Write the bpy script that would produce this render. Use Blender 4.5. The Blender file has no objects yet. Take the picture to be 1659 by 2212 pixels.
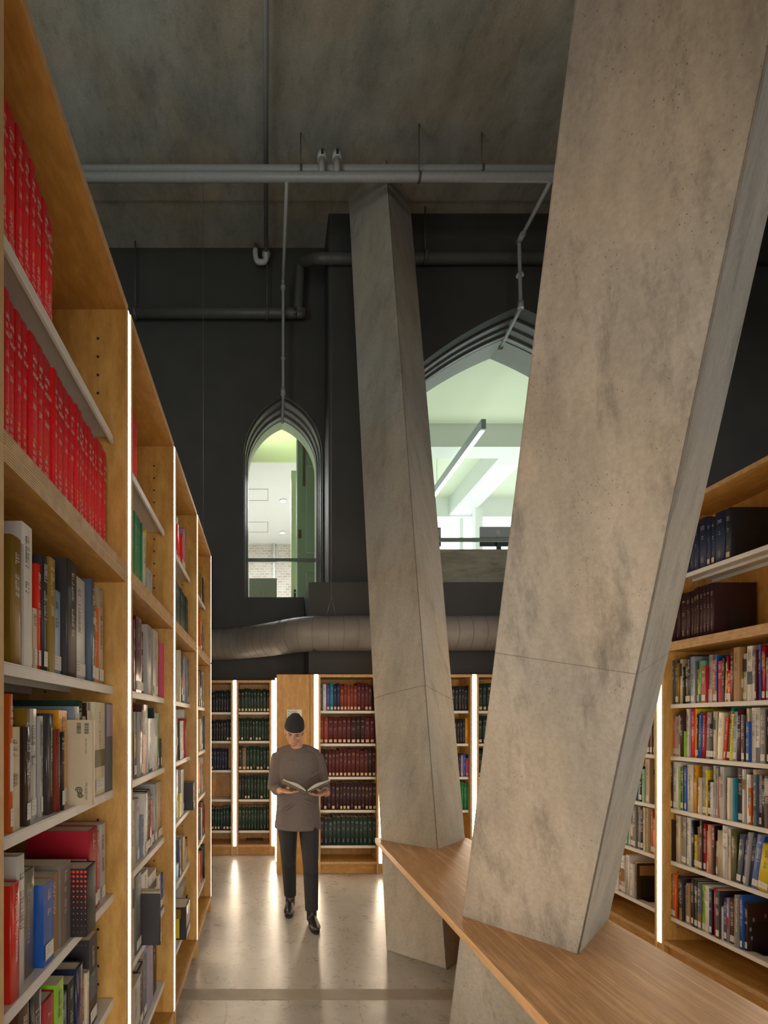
import bpy, bmesh, math, random
from mathutils import Vector, Matrix, Euler

# ------------------------------------------------------------------ scene, camera, light
SC = bpy.context.scene
COL = SC.collection
F = 1150.0 / 1659.0
CAMZ = 1.65
cam_d = bpy.data.cameras.new('camera')
cam_d.sensor_fit = 'HORIZONTAL'
cam_d.sensor_width = 36.0
cam_d.lens = 36.0 * F
cam_d.shift_x = (829.5 - 577.0) / 1659.0
cam_d.shift_y = -(1106.0 - 1560.0) / 1659.0
cam_d.clip_start = 0.02
cam = bpy.data.objects.new('camera', cam_d)
COL.objects.link(cam)
cam.location = (0, 0, CAMZ)
cam.rotation_euler = (math.radians(90), 0, 0)
SC.camera = cam

world = bpy.data.worlds.new('world')
SC.world = world
world.use_nodes = True
world.node_tree.nodes['Background'].inputs[0].default_value = (0.5, 0.55, 0.6, 1)
world.node_tree.nodes['Background'].inputs[1].default_value = 0.05

SC.view_settings.view_transform = 'Standard'
SC.view_settings.look = 'None'
SC.view_settings.gamma = 1.0
SC.view_settings.exposure = 0.0
try:
    SC.view_settings.use_curve_mapping = False
except Exception:
    pass

LED_STRENGTH = 31.0
LED_COLOR = (1.0, 0.83, 0.62)
OFFICE_LIGHT = 9.0


def area(name, loc, rot, sx, sy, power, color, spread=180):
    d = bpy.data.lights.new(name, 'AREA')
    d.shape = 'RECTANGLE'
    d.size, d.size_y = sx, sy
    d.energy = power
    d.color = color
    d.spread = math.radians(spread)
    o = bpy.data.objects.new(name, d)
    COL.objects.link(o)
    o.location = loc
    o.rotation_euler = [math.radians(a) for a in rot]
    return o


# unseen fill lights added to brighten the hall, behind and beside the viewer
area('hall_fill', (0.9, -2.8, 1.35), (82, 0, 0), 4.4, 1.9, 66, (1.0, 0.94, 0.85), 92)
area('hall_fill', (5.6, 1.6, 6.6), (0, 0, 0), 2.4, 4.0, 80, (1.0, 0.95, 0.90))
area('ceiling_fill', (1.2, -1.6, 4.4), (165, 0, 0), 5.0, 1.6, 92, (1.0, 0.93, 0.80))  # added upward fill, lightens the ceiling; no such fixture in the hall
area('hall_fill', (-2.2, 1.8, 5.2), (150, 0, -30), 1.2, 4.0, 55, (0.90, 1.0, 0.93))
# luminaires of the two rooms behind the windows
area('office_lamp', (-0.3, 9.8, 5.6), (0, 0, 0), 2.2, 2.2, 150, (1.0, 0.97, 0.98))
area('office_lamp', (0.2, 8.1, 6.6), (-25, 0, 0), 1.0, 0.5, 22, (0.97, 1.0, 0.8))
area('office_lamp', (4.4, 9.6, 4.1), (180, 0, 0), 4.0, 3.4, 92, (0.97, 1.0, 0.95))

# ------------------------------------------------------------------ small tools


def lin(h):
    h = h.lstrip('#')
    out = []
    for i in (0, 2, 4):
        c = int(h[i:i + 2], 16) / 255.0
        out.append(c / 12.92 if c <= 0.04045 else ((c + 0.055) / 1.055) ** 2.4)
    return tuple(out) + (1.0,)


MATS = {}


def pmat(name, color, rough=0.5, metal=0.0, coat=0.0, var=0.0, vscale=30.0, bump=0.0):
    """plain painted / printed surface with a faint procedural unevenness"""
    if name in MATS:
        return MATS[name]
    m = bpy.data.materials.new(name)
    m.use_nodes = True
    nt = m.node_tree
    b = nt.nodes['Principled BSDF']
    b.inputs['Roughness'].default_value = rough
    b.inputs['Metallic'].default_value = metal
    b.inputs['Coat Weight'].default_value = coat
    b.inputs['Coat Roughness'].default_value = 0.12
    if isinstance(color, str):
        color = lin(color)
    if len(color) == 3:
        color = tuple(color) + (1,)
    b.inputs['Base Color'].default_value = color
    if var > 0 or bump > 0:
        tc = nt.nodes.new('ShaderNodeTexCoord')
        n = nt.nodes.new('ShaderNodeTexNoise')
        n.inputs['Scale'].default_value = vscale
        n.inputs['Detail'].default_value = 4
        nt.links.new(tc.outputs['Object'], n.inputs['Vector'])
        if var > 0:
            r = nt.nodes.new('ShaderNodeValToRGB')
            r.color_ramp.elements[0].position = 0.3
            r.color_ramp.elements[1].position = 0.7
            r.color_ramp.elements[0].color = tuple(c * (1 - var) for c in color[:3]) + (1,)
            r.color_ramp.elements[1].color = tuple(min(1, c * (1 + var)) for c in color[:3]) + (1,)
            nt.links.new(n.outputs['Fac'], r.inputs['Fac'])
            nt.links.new(r.outputs['Color'], b.inputs['Base Color'])
        if bump > 0:
            bp = nt.nodes.new('ShaderNodeBump')
            bp.inputs['Strength'].default_value = bump
            bp.inputs['Distance'].default_value = 0.002
            nt.links.new(n.outputs['Fac'], bp.inputs['Height'])
            nt.links.new(bp.outputs['Normal'], b.inputs['Normal'])
    MATS[name] = m
    return m


def emat(name, color, strength):
    if name in MATS:
        return MATS[name]
    m = bpy.data.materials.new(name)
    m.use_nodes = True
    b = m.node_tree.nodes['Principled BSDF']
    b.inputs['Base Color'].default_value = (0.8, 0.8, 0.8, 1)
    b.inputs['Emission Color'].default_value = tuple(color) + (1,)
    b.inputs['Emission Strength'].default_value = strength
    MATS[name] = m
    return m


def N(nt, t, **kw):
    n = nt.nodes.new(t)
    for k, v in kw.items():
        if k in n.inputs:
            n.inputs[k].default_value = v
        else:
            setattr(n, k, v)
    return n


def ramp(nt, stops, interp='LINEAR'):
    r = nt.nodes.new('ShaderNodeValToRGB')
    cr = r.color_ramp
    cr.interpolation = interp
    while len(cr.elements) < len(stops):
        cr.elements.new(0.5)
    for e, (p, c) in zip(cr.elements, stops):
        e.position = p
        e.color = tuple(c) + (1,) if len(c) == 3 else c
    return r


def mixc(nt, a, b, fac, mode='MIX'):
    m = nt.nodes.new('ShaderNodeMix')
    m.data_type = 'RGBA'
    m.blend_type = mode
    for sock, v in ((m.inputs[0], fac), (m.inputs[6], a), (m.inputs[7], b)):
        if isinstance(v, bpy.types.NodeSocket):
            nt.links.new(v, sock)
        else:
            sock.default_value = v
    return m.outputs[2]


def concrete(name, dark, mid, light, axis=(0, 0, 1), joints=(), rough=0.75, pores=True,
             streak=(1, 1, 0.3), warm=None, bump=0.35, stain=0.7):
    m = bpy.data.materials.new(name)
    m.use_nodes = True
    nt = m.node_tree
    L = nt.links.new
    b = nt.nodes['Principled BSDF']
    b.inputs['Roughness'].default_value = rough
    b.inputs['Specular IOR Level'].default_value = 0.3
    tc = N(nt, 'ShaderNodeTexCoord')
    mp = N(nt, 'ShaderNodeMapping')
    mp.inputs['Scale'].default_value = streak
    L(tc.outputs['Object'], mp.inputs['Vector'])
    n1 = N(nt, 'ShaderNodeTexNoise', Scale=2.2, Detail=8.0, Roughness=0.68, Distortion=0.1)
    L(mp.outputs['Vector'], n1.inputs['Vector'])
    r1 = ramp(nt, [(0.3, dark), (0.5, mid), (0.72, light)])
    L(n1.outputs['Fac'], r1.inputs['Fac'])
    # fine cement grain
    n2 = N(nt, 'ShaderNodeTexNoise', Scale=60.0, Detail=5.0, Roughness=0.7)
    L(tc.outputs['Object'], n2.inputs['Vector'])
    r2 = ramp(nt, [(0.3, (0.86,) * 3), (0.7, (1.1,) * 3)])
    L(n2.outputs['Fac'], r2.inputs['Fac'])
    c = mixc(nt, r1.outputs['Color'], r2.outputs['Color'], 1.0, 'MULTIPLY')
    # cloudy stains
    n3 = N(nt, 'ShaderNodeTexNoise', Scale=7.5, Detail=8.0, Roughness=0.75, Distortion=0.15)
    L(mp.outputs['Vector'], n3.inputs['Vector'])
    r3 = ramp(nt, [(0.28, (1 - stain * 0.62,) * 3), (0.47, (1, 1, 1)), (1.0, (1, 1, 1))])
    L(n3.outputs['Fac'], r3.inputs['Fac'])
    c = mixc(nt, c, r3.outputs['Color'], 1.0, 'MULTIPLY')
    if warm:
        n4 = N(nt, 'ShaderNodeTexNoise', Scale=1.1, Detail=3.0)
        mp4 = N(nt, 'ShaderNodeMapping')
        mp4.inputs['Location'].default_value = (3.1, 7.7, 1.3)
        L(tc.outputs['Object'], mp4.inputs['Vector'])
        L(mp4.outputs['Vector'], n4.inputs['Vector'])
        r4 = ramp(nt, [(0.42, (0, 0, 0)), (0.62, (1, 1, 1))])
        L(n4.outputs['Fac'], r4.inputs['Fac'])
        c = mixc(nt, c, mixc(nt, c, warm + (1,), 1.0, 'MULTIPLY'), r4.outputs['Color'])
    hsock = n2.outputs['Fac']
    if pores:
        v = N(nt, 'ShaderNodeTexVoronoi', Scale=75.0)
        mv = N(nt, 'ShaderNodeMapping')
        mv.inputs['Scale'].default_value = (1, 1, 0.7)
        L(tc.outputs['Object'], mv.inputs['Vector'])
        L(mv.outputs['Vector'], v.inputs['Vector'])
        rv = ramp(nt, [(0.0, (1, 1, 1)), (0.10, (1, 1, 1)), (0.14, (0, 0, 0))])
        L(v.outputs['Distance'], rv.inputs['Fac'])
        nm = N(nt, 'ShaderNodeTexNoise', Scale=6.0, Detail=2.0)
        L(tc.outputs['Object'], nm.inputs['Vector'])
        rm = ramp(nt, [(0.45, (0, 0, 0)), (0.60, (0.8, 0.8, 0.8))])
        L(nm.outputs['Fac'], rm.inputs['Fac'])
        pf = mixc(nt, rv.outputs['Color'], rm.outputs['Color'], 1.0, 'MULTIPLY')
        c = mixc(nt, c, (0.06, 0.05, 0.04, 1), pf)
    for (s0, w, depth) in joints:
        dp = N(nt, 'ShaderNodeVectorMath', operation='DOT_PRODUCT')
        dp.inputs[1].default_value = axis
        L(tc.outputs['Object'], dp.inputs[0])
        sb = N(nt, 'ShaderNodeMath', operation='SUBTRACT')
        L(dp.outputs['Value'], sb.inputs[0])
        sb.inputs[1].default_value = s0
        ab = N(nt, 'ShaderNodeMath', operation='ABSOLUTE')
        L(sb.outputs[0], ab.inputs[0])
        lt = N(nt, 'ShaderNodeMath', operation='LESS_THAN')
        L(ab.outputs[0], lt.inputs[0])
        lt.inputs[1].default_value = w
        ml = N(nt, 'ShaderNodeMath', operation='MULTIPLY')
        L(lt.outputs[0], ml.inputs[0])
        ml.inputs[1].default_value = depth
        c = mixc(nt, c, (0.12, 0.10, 0.08, 1), ml.outputs[0])
    L(c, b.inputs['Base Color'])
    bp = N(nt, 'ShaderNodeBump')
    bp.inputs['Strength'].default_value = bump
    bp.inputs['Distance'].default_value = 0.003
    L(hsock, bp.inputs['Height'])
    L(bp.outputs['Normal'], b.inputs['Normal'])
    MATS[name] = m
    return m


def wood(name, c1, c2, c3, scale=(6, 6, 0.8), rough=0.45, wave=3.0, coat=0.0, bump=0.08):
    m = bpy.data.materials.new(name)
    m.use_nodes = True
    nt = m.node_tree
    L = nt.links.new
    b = nt.nodes['Principled BSDF']
    b.inputs['Roughness'].default_value = rough
    b.inputs['Coat Weight'].default_value = coat
    tc = N(nt, 'ShaderNodeTexCoord')
    mp = N(nt, 'ShaderNodeMapping')
    mp.inputs['Scale'].default_value = scale
    L(tc.outputs['Object'], mp.inputs['Vector'])
    n0 = N(nt, 'ShaderNodeTexNoise', Scale=0.9, Detail=3.0, Distortion=0.8)
    L(mp.outputs['Vector'], n0.inputs['Vector'])
    mu = N(nt, 'ShaderNodeMath', operation='MULTIPLY')
    L(n0.outputs['Fac'], mu.inputs[0])
    mu.inputs[1].default_value = wave * 6.28
    sn = N(nt, 'ShaderNodeMath', operation='SINE')
    L(mu.outputs[0], sn.inputs[0])
    n1 = N(nt, 'ShaderNodeTexNoise', Scale=7.0, Detail=6.0, Roughness=0.7)
    L(mp.outputs['Vector'], n1.inputs['Vector'])
    ad = N(nt, 'ShaderNodeMath', operation='MULTIPLY_ADD')
    L(sn.outputs[0], ad.inputs[0])
    ad.inputs[1].default_value = 0.16
    L(n1.outputs['Fac'], ad.inputs[2])
    r = ramp(nt, [(0.3, c1), (0.52, c2), (0.75, c3)])
    L(ad.outputs[0], r.inputs['Fac'])
    L(r.outputs['Color'], b.inputs['Base Color'])
    bp = N(nt, 'ShaderNodeBump')
    bp.inputs['Strength'].default_value = bump
    bp.inputs['Distance'].default_value = 0.001
    L(n1.outputs['Fac'], bp.inputs['Height'])
    L(bp.outputs['Normal'], b.inputs['Normal'])
    MATS[name] = m
    return m


def ply_edge(name, axis, pitch, c1, c2):
    """cut edge of plywood: stacked veneers"""
    m = bpy.data.materials.new(name)
    m.use_nodes = True
    nt = m.node_tree
    L = nt.links.new
    b = nt.nodes['Principled BSDF']
    b.inputs['Roughness'].default_value = 0.5
    tc = N(nt, 'ShaderNodeTexCoord')
    sp = N(nt, 'ShaderNodeSeparateXYZ')
    L(tc.outputs['Object'], sp.inputs[0])
    mu = N(nt, 'ShaderNodeMath', operation='MULTIPLY')
    L(sp.outputs[axis], mu.inputs[0])
    mu.inputs[1].default_value = 6.2832 / pitch
    sn = N(nt, 'ShaderNodeMath', operation='SINE')
    L(mu.outputs[0], sn.inputs[0])
    n = N(nt, 'ShaderNodeTexNoise', Scale=25.0, Detail=3.0)
    L(tc.outputs['Object'], n.inputs['Vector'])
    ma = N(nt, 'ShaderNodeMath', operation='MULTIPLY_ADD')
    L(sn.outputs[0], ma.inputs[0])
    ma.inputs[1].default_value = 0.35
    L(n.outputs['Fac'], ma.inputs[2])
    r = ramp(nt, [(0.25, c1), (0.7, c2)])
    L(ma.outputs[0], r.inputs['Fac'])
    L(r.outputs['Color'], b.inputs['Base Color'])
    MATS[name] = m
    return m


def glassmat(name, tint=(0.93, 0.97, 0.95)):
    m = bpy.data.materials.new(name)
    m.use_nodes = True
    nt = m.node_tree
    nt.nodes.remove(nt.nodes['Principled BSDF'])
    out = nt.nodes['Material Output']
    t = N(nt, 'ShaderNodeBsdfTransparent')
    t.inputs[0].default_value = tint + (1,)
    g = N(nt, 'ShaderNodeBsdfGlossy')
    g.inputs['Roughness'].default_value = 0.02
    fr = N(nt, 'ShaderNodeFresnel')
    fr.inputs[0].default_value = 1.35
    mx = N(nt, 'ShaderNodeMixShader')
    nt.links.new(fr.outputs[0], mx.inputs[0])
    nt.links.new(t.outputs[0], mx.inputs[1])
    nt.links.new(g.outputs[0], mx.inputs[2])
    nt.links.new(mx.outputs[0], out.inputs[0])
    MATS[name] = m
    return m


class MB:
    """collects faces and links them as one mesh object"""

    def __init__(s):
        s.v, s.f, s.m, s.sm, s.mats = [], [], [], [], []

    def mi(s, mat):
        if mat not in s.mats:
            s.mats.append(mat)
        return s.mats.index(mat)

    def face(s, pts, mat, smooth=False):
        n = len(s.v)
        s.v += [tuple(p) for p in pts]
        s.f.append(tuple(range(n, n + len(pts))))
        s.m.append(s.mi(mat))
        s.sm.append(smooth)

    def box(s, x0, x1, y0, y1, z0, z1, mat, over=None):
        """over: dict face -> material; faces are -x +x -y +y -z +z"""
        n = len(s.v)
        s.v += [(x0, y0, z0), (x1, y0, z0), (x1, y1, z0), (x0, y1, z0),
                (x0, y0, z1), (x1, y0, z1), (x1, y1, z1), (x0, y1, z1)]
        fs = {'-x': (0, 4, 7, 3), '+x': (1, 2, 6, 5), '-y': (0, 1, 5, 4),
              '+y': (2, 3, 7, 6), '-z': (0, 3, 2, 1), '+z': (4, 5, 6, 7)}
        for k, q in fs.items():
            s.f.append(tuple(n + i for i in q))
            s.m.append(s.mi((over or {}).get(k, mat)))
            s.sm.append(False)

    def prism(s, pts, a, b, axis, mat, smooth=False):
        """2D outline extruded between a and b along axis (0 x, 1 y, 2 z)"""
        def P(p, h):
            if axis == 0:
                return (h, p[0], p[1])
            if axis == 1:
                return (p[0], h, p[1])
            return (p[0], p[1], h)
        n = len(s.v)
        k = len(pts)
        s.v += [P(p, a) for p in pts] + [P(p, b) for p in pts]
        i = s.mi(mat)
        s.f.append(tuple(n + j for j in range(k)))
        s.f.append(tuple(n + k + j for j in reversed(range(k))))
        s.m += [i, i]
        s.sm += [False, False]
        for j in range(k):
            j2 = (j + 1) % k
            s.f.append((n + j, n + k + j, n + k + j2, n + j2))
            s.m.append(i)
            s.sm.append(smooth)

    def tube(s, path, r, mat, seg=16, cap=True):
        path = [Vector(p) for p in path]
        rs = r if isinstance(r, (list, tuple)) else [r] * len(path)
        n0 = len(s.v)
        t = (path[1] - path[0]).normalized()
        up = Vector((0, 0, 1)) if abs(t.z) < 0.9 else Vector((1, 0, 0))
        u = t.cross(up).normalized()
        for i, p in enumerate(path):
            if i == 0:
                t = (path[1] - path[0]).normalized()
            elif i == len(path) - 1:
                t = (path[i] - path[i - 1]).normalized()
            else:
                t = (path[i + 1] - path[i - 1]).normalized()
            u = (u - t * u.dot(t)).normalized()
            w = t.cross(u)
            for k in range(seg):
                a = 2 * math.pi * k / seg
                s.v.append(tuple(p + (u * math.cos(a) + w * math.sin(a)) * rs[i]))
        i_m = s.mi(mat)
        for i in range(len(path) - 1):
            for k in range(seg):
                k2 = (k + 1) % seg
                a = n0 + i * seg
                s.f.append((a + k, a + k2, a + seg + k2, a + seg + k))
                s.m.append(i_m)
                s.sm.append(True)
        if cap:
            s.f.append(tuple(n0 + k for k in reversed(range(seg))))
            e = n0 + (len(path) - 1) * seg
            s.f.append(tuple(e + k for k in range(seg)))
            s.m += [i_m, i_m]
            s.sm += [False, False]

    def ball(s, c, r, mat, sc=(1, 1, 1), seg=14, rings=9):
        n0 = len(s.v)
        c = Vector(c)
        for i in range(rings + 1):
            th = math.pi * i / rings
            for k in range(seg):
                a = 2 * math.pi * k / seg
                s.v.append((c.x + r * sc[0] * math.sin(th) * math.cos(a),
                            c.y + r * sc[1] * math.sin(th) * math.sin(a),
                            c.z + r * sc[2] * math.cos(th)))
        im = s.mi(mat)
        for i in range(rings):
            for k in range(seg):
                k2 = (k + 1) % seg
                a, b = n0 + i * seg, n0 + (i + 1) * seg
                s.f.append((a + k, b + k, b + k2, a + k2))
                s.m.append(im)
                s.sm.append(True)

    def mesh(s, name):
        me = bpy.data.meshes.new(name)
        me.from_pydata(s.v, [], s.f)
        for m in s.mats:
            me.materials.append(m)
        me.polygons.foreach_set('material_index', s.m)
        me.polygons.foreach_set('use_smooth', s.sm)
        me.update()
        return me

    def build(s, name, parent=None, bevel=0.0):
        o = bpy.data.objects.new(name, s.mesh(name))
        COL.objects.link(o)
        if parent:
            o.parent = parent
        if bevel:
            md = o.modifiers.new('bevel', 'BEVEL')
            md.width = bevel
            md.segments = 2
            md.limit_method = 'ANGLE'
        return o


def tag(o, label, cat, group=None, kind=None):
    o['label'] = label
    o['category'] = cat
    if group:
        o['group'] = group
    if kind:
        o['kind'] = kind
    return o


def thing(name, label, cat, loc=(0, 0, 0), rz=0.0, group=None):
    o = bpy.data.objects.new(name, None)
    o.empty_display_size = 0.05
    COL.objects.link(o)
    o.location = loc
    o.rotation_euler = (0, 0, rz)
    return tag(o, label, cat, group)


def struct(o, label, cat):
    return tag(o, label, cat, kind='structure')


_txt = {}


def text_mesh(s, mat, align='LEFT'):
    key = (s, mat.name, align)
    if key in _txt:
        return _txt[key]
    c = bpy.data.curves.new('lettering', 'FONT')
    c.body = s
    c.resolution_u = 2
    c.size = 1.0
    c.align_x = align
    c.extrude = 0.0
    ob = bpy.data.objects.new('lettering', c)
    COL.objects.link(ob)
    dg = bpy.context.evaluated_depsgraph_get()
    me = bpy.data.meshes.new_from_object(ob.evaluated_get(dg), depsgraph=dg)
    bpy.data.objects.remove(ob)
    bpy.data.curves.remove(c)
    me.materials.clear()
    me.materials.append(mat)
    _txt[key] = me
    return me


def text_on(parent, s, size, origin, right, up, mat, name='lettering', align='LEFT', width=None):
    me = text_mesh(s, mat, align)
    r, u = Vector(right).normalized(), Vector(up).normalized()
    n = r.cross(u)
    xs = [v.co.x for v in me.vertices] or [0, 1]
    sx = size
    if width:
        sx = width / max(1e-6, max(xs) - min(xs))
    o = bpy.data.objects.new(name, me)
    COL.objects.link(o)
    o.parent = parent
    o.matrix_local = Matrix(((r.x * sx, u.x * size, n.x, origin[0]),
                             (r.y * sx, u.y * size, n.y, origin[1]),
                             (r.z * sx, u.z * size, n.z, origin[2]), (0, 0, 0, 1)))
    return o


# ------------------------------------------------------------------ materials
CONC_W = (1.07, 0.99, 0.89)
M_colA = concrete('concrete_far_column', (0.215, 0.205, 0.183), (0.325, 0.31, 0.28), (0.40, 0.383, 0.345),
                  axis=(0.013, 0.31, 1), joints=((3.23, 0.004, 0.6), (6.06, 0.003, 0.35)), warm=CONC_W, stain=0.5)
M_colB = concrete('concrete_near_column', (0.185, 0.172, 0.152), (0.305, 0.285, 0.252), (0.39, 0.367, 0.328),
                  axis=(-0.013, -0.33, 1), joints=((1.222, 0.0022, 0.6),), warm=CONC_W, stain=0.8)
M_ceil = concrete('concrete_ceiling', (0.19, 0.185, 0.165), (0.27, 0.262, 0.235), (0.35, 0.335, 0.30),
                  streak=(1.3, 0.7, 1), warm=(1.10, 0.97, 0.84), stain=0.5)
M_wall = pmat('charcoal_wall_paint', (0.046, 0.0455, 0.044), 0.62, var=0.12, vscale=3, bump=0.2)
M_pipe_d = pmat('charcoal_pipe_paint', (0.075, 0.075, 0.07), 0.5, var=0.1)
M_pipe_l = pmat('grey_pipe_paint', (0.30, 0.30, 0.30), 0.42, var=0.06)
M_duct = pmat('galvanised_duct', (0.20, 0.185, 0.168), 0.5, metal=0.1, var=0.1, vscale=6)
M_duct_r = pmat('duct_seam', (0.12, 0.11, 0.10), 0.5)
M_steel = pmat('zinc_steel', (0.35, 0.34, 0.33), 0.4, metal=0.8)
M_shelf = pmat('white_shelf_enamel', (0.72, 0.69, 0.64), 0.42, var=0.03)
M_black = pmat('black_enamel', (0.018, 0.017, 0.018), 0.4)
M_hole = pmat('hole_black', (0.01, 0.008, 0.006), 0.8)
M_brass = pmat('ferrule_metal', (0.30, 0.22, 0.12), 0.35, metal=0.8)
M_ply = wood('birch_plywood', (0.43, 0.215, 0.045), (0.56, 0.30, 0.072), (0.65, 0.375, 0.112), scale=(4, 4, 1.3), wave=1.6)
M_plyh = wood('birch_plywood_flat', (0.43, 0.215, 0.045), (0.56, 0.30, 0.072), (0.65, 0.375, 0.112), scale=(1.3, 4, 4), wave=1.6)
M_ez = ply_edge('plywood_edge_flat', 2, 0.0056, (0.30, 0.15, 0.05), (0.66, 0.44, 0.22))
M_ex = ply_edge('plywood_edge_upright', 0, 0.0056, (0.42, 0.24, 0.09), (0.66, 0.44, 0.22))
M_oak = wood('oak_board', (0.30, 0.155, 0.060), (0.45, 0.255, 0.112), (0.55, 0.335, 0.16), scale=(26, 1.1, 26), wave=1.4, rough=0.42, bump=0.2)
M_oake = wood('oak_edge', (0.46, 0.27, 0.12), (0.56, 0.345, 0.165), (0.64, 0.41, 0.21), scale=(9, 0.8, 9), wave=1.0, rough=0.42)
M_led = emat('led_diffuser', LED_COLOR, LED_STRENGTH)
M_alu = pmat('aluminium_channel', (0.7, 0.68, 0.64), 0.35, metal=0.6)
M_page = pmat('paper_pages', (0.66, 0.58, 0.45), 0.8, var=0.08, vscale=200)
M_lab = pmat('call_label_white', (0.70, 0.68, 0.62), 0.6)
M_labc = pmat('call_label_cream', (0.62, 0.50, 0.28), 0.6)
M_ink = pmat('label_ink', (0.05, 0.05, 0.05), 0.6)
M_inkl = pmat('label_print', (0.28, 0.27, 0.26), 0.6)
M_white = pmat('white_print', (0.75, 0.72, 0.68), 0.5)
M_dimw = pmat('worn_white_print', (0.36, 0.35, 0.33), 0.6)
M_gold = pmat('gold_print', (0.60, 0.42, 0.14), 0.4)
M_glass = glassmat('window_glass')


def floor_material():
    m = bpy.data.materials.new('polished_concrete_floor')
    m.use_nodes = True
    nt = m.node_tree
    L = nt.links.new
    b = nt.nodes['Principled BSDF']
    b.inputs['Specular IOR Level'].default_value = 0.62
    tc = N(nt, 'ShaderNodeTexCoord')
    n1 = N(nt, 'ShaderNodeTexNoise', Scale=1.3, Detail=8.0, Roughness=0.65, Distortion=0.7)
    L(tc.outputs['Object'], n1.inputs['Vector'])
    r1 = ramp(nt, [(0.32, (0.25, 0.23, 0.20)), (0.5, (0.33, 0.31, 0.275)), (0.7, (0.39, 0.37, 0.335))])
    L(n1.outputs['Fac'], r1.inputs['Fac'])
    n2 = N(nt, 'ShaderNodeTexNoise', Scale=14.0, Detail=8.0, Roughness=0.75, Distortion=1.5)
    L(tc.outputs['Object'], n2.inputs['Vector'])
    r2 = ramp(nt, [(0.25, (0.84, 0.80, 0.74)), (0.45, (1, 1, 1)), (0.8, (1.04,) * 3)])
    L(n2.outputs['Fac'], r2.inputs['Fac'])
    c = mixc(nt, r1.outputs['Color'], r2.outputs['Color'], 1.0, 'MULTIPLY')
    # hairline scratches
    mp = N(nt, 'ShaderNodeMapping')
    mp.inputs['Rotation'].default_value = (0, 0, 0.7)
    mp.inputs['Scale'].default_value = (30, 1.2, 1)
    L(tc.outputs['Object'], mp.inputs['Vector'])
    n3 = N(nt, 'ShaderNodeTexNoise', Scale=1.5, Detail=2.0)
    L(mp.outputs['Vector'], n3.inputs['Vector'])
    r3 = ramp(nt, [(0.70, (0, 0, 0)), (0.73, (0.5, 0.5, 0.5))])
    L(n3.outputs['Fac'], r3.inputs['Fac'])
    c = mixc(nt, c, (0.12, 0.08, 0.05, 1), r3.outputs['Color'])
    L(c, b.inputs['Base Color'])
    rr = ramp(nt, [(0.3, (0.25,) * 3), (0.7, (0.33,) * 3)])
    L(n2.outputs['Fac'], rr.inputs['Fac'])
    L(rr.outputs['Color'], b.inputs['Roughness'])
    bp = N(nt, 'ShaderNodeBump')
    bp.inputs['Strength'].default_value = 0.10
    bp.inputs['Distance'].default_value = 0.002
    L(n2.outputs['Fac'], bp.inputs['Height'])
    L(bp.outputs['Normal'], b.inputs['Normal'])
    MATS['floor'] = m
    return m


M_floor = floor_material()

# ------------------------------------------------------------------ the hall
ZC = 7.83
mb = MB()
mb.box(-3.2, 7.6, -3.2, 7.0, -0.2, 0.0, M_floor)
struct(mb.build('floor'), 'polished grey concrete floor with worn patches and scratches', 'floor')
mb = MB()
mb.box(-0.95, 7.6, 3.163, 3.288, 0.0, 0.0022, pmat('joint_filler', (0.24, 0.205, 0.16), 0.55, var=0.12, vscale=12))
struct(mb.build('trim_1'), 'smooth brown filled joint running across the concrete floor', 'floor joint')
mb = MB()
mb.box(-3.2, 7.6, -3.2, 6.31, ZC, ZC + 0.3, M_ceil)
mb.box(-3.2, 7.6, 6.31, 7.7, ZC + 0.03, ZC + 0.3, M_ceil)
struct(mb.build('ceiling'), 'stained board-marked concrete ceiling', 'ceiling')
mb = MB()
mb.box(-3.4, -3.2, -3.4, 7.7, -0.2, 8.1, M_wall)
struct(mb.build('wall_left'), 'dark side wall behind the left bookcases', 'wall')
mb = MB()
mb.box(7.6, 7.8, -3.4, 7.7, -0.2, 8.1, M_wall)
struct(mb.build('wall_right'), 'dark side wall far to the right', 'wall')
mb = MB()
mb.box(-3.4, 7.8, -3.4, -3.2, -0.2, 8.1, M_wall)
struct(mb.build('wall_rear'), 'dark wall behind the viewer', 'wall')


def arch_pts(cx, a, zs, rise, n=14, right=True):
    """points of half a pointed arch from springing up to the apex"""
    if a > 1:
        # wide window: flat pointed arch of large radius over short jambs; rise is the apex above zs
        R, th = 4.6, math.radians(68.2)
        out = []
        for i in range(n + 1):
            x = a * (1 - i / n)
            co = math.cos(th) + x / R
            out.append((cx + (x if right else -x), zs + rise - R * (math.sin(th) - math.sqrt(1 - co * co))))
        return out
    R = (a * a + rise * rise) / (2 * a)
    c = a - R
    t1 = math.atan2(rise, -c) if -c != 0 else math.pi / 2
    out = []
    for i in range(n + 1):
        t = t1 * i / n
        x = c + R * math.cos(t)
        z = R * math.sin(t)
        out.append((cx + (x if right else -x), zs + z))
    return out


def wall_with_arch(mb, x0, x1, z0, z1, y0, y1, cx, a, zs, rise, sill, mat):
    R_ = arch_pts(cx, a, zs, rise, right=True)
    L_ = arch_pts(cx, a, zs, rise, right=False)
    mb.prism([(cx + a, sill)] + R_ + [(cx, z1), (x1, z1), (x1, sill)], y0, y1, 1, mat)
    mb.prism([(x0, sill), (x0, z1), (cx, z1)] + list(reversed(L_)) + [(cx - a, sill)], y0, y1, 1, mat)
    if sill > z0:
        mb.box(x0, x1, y0, y1, z0, sill, mat)


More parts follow.
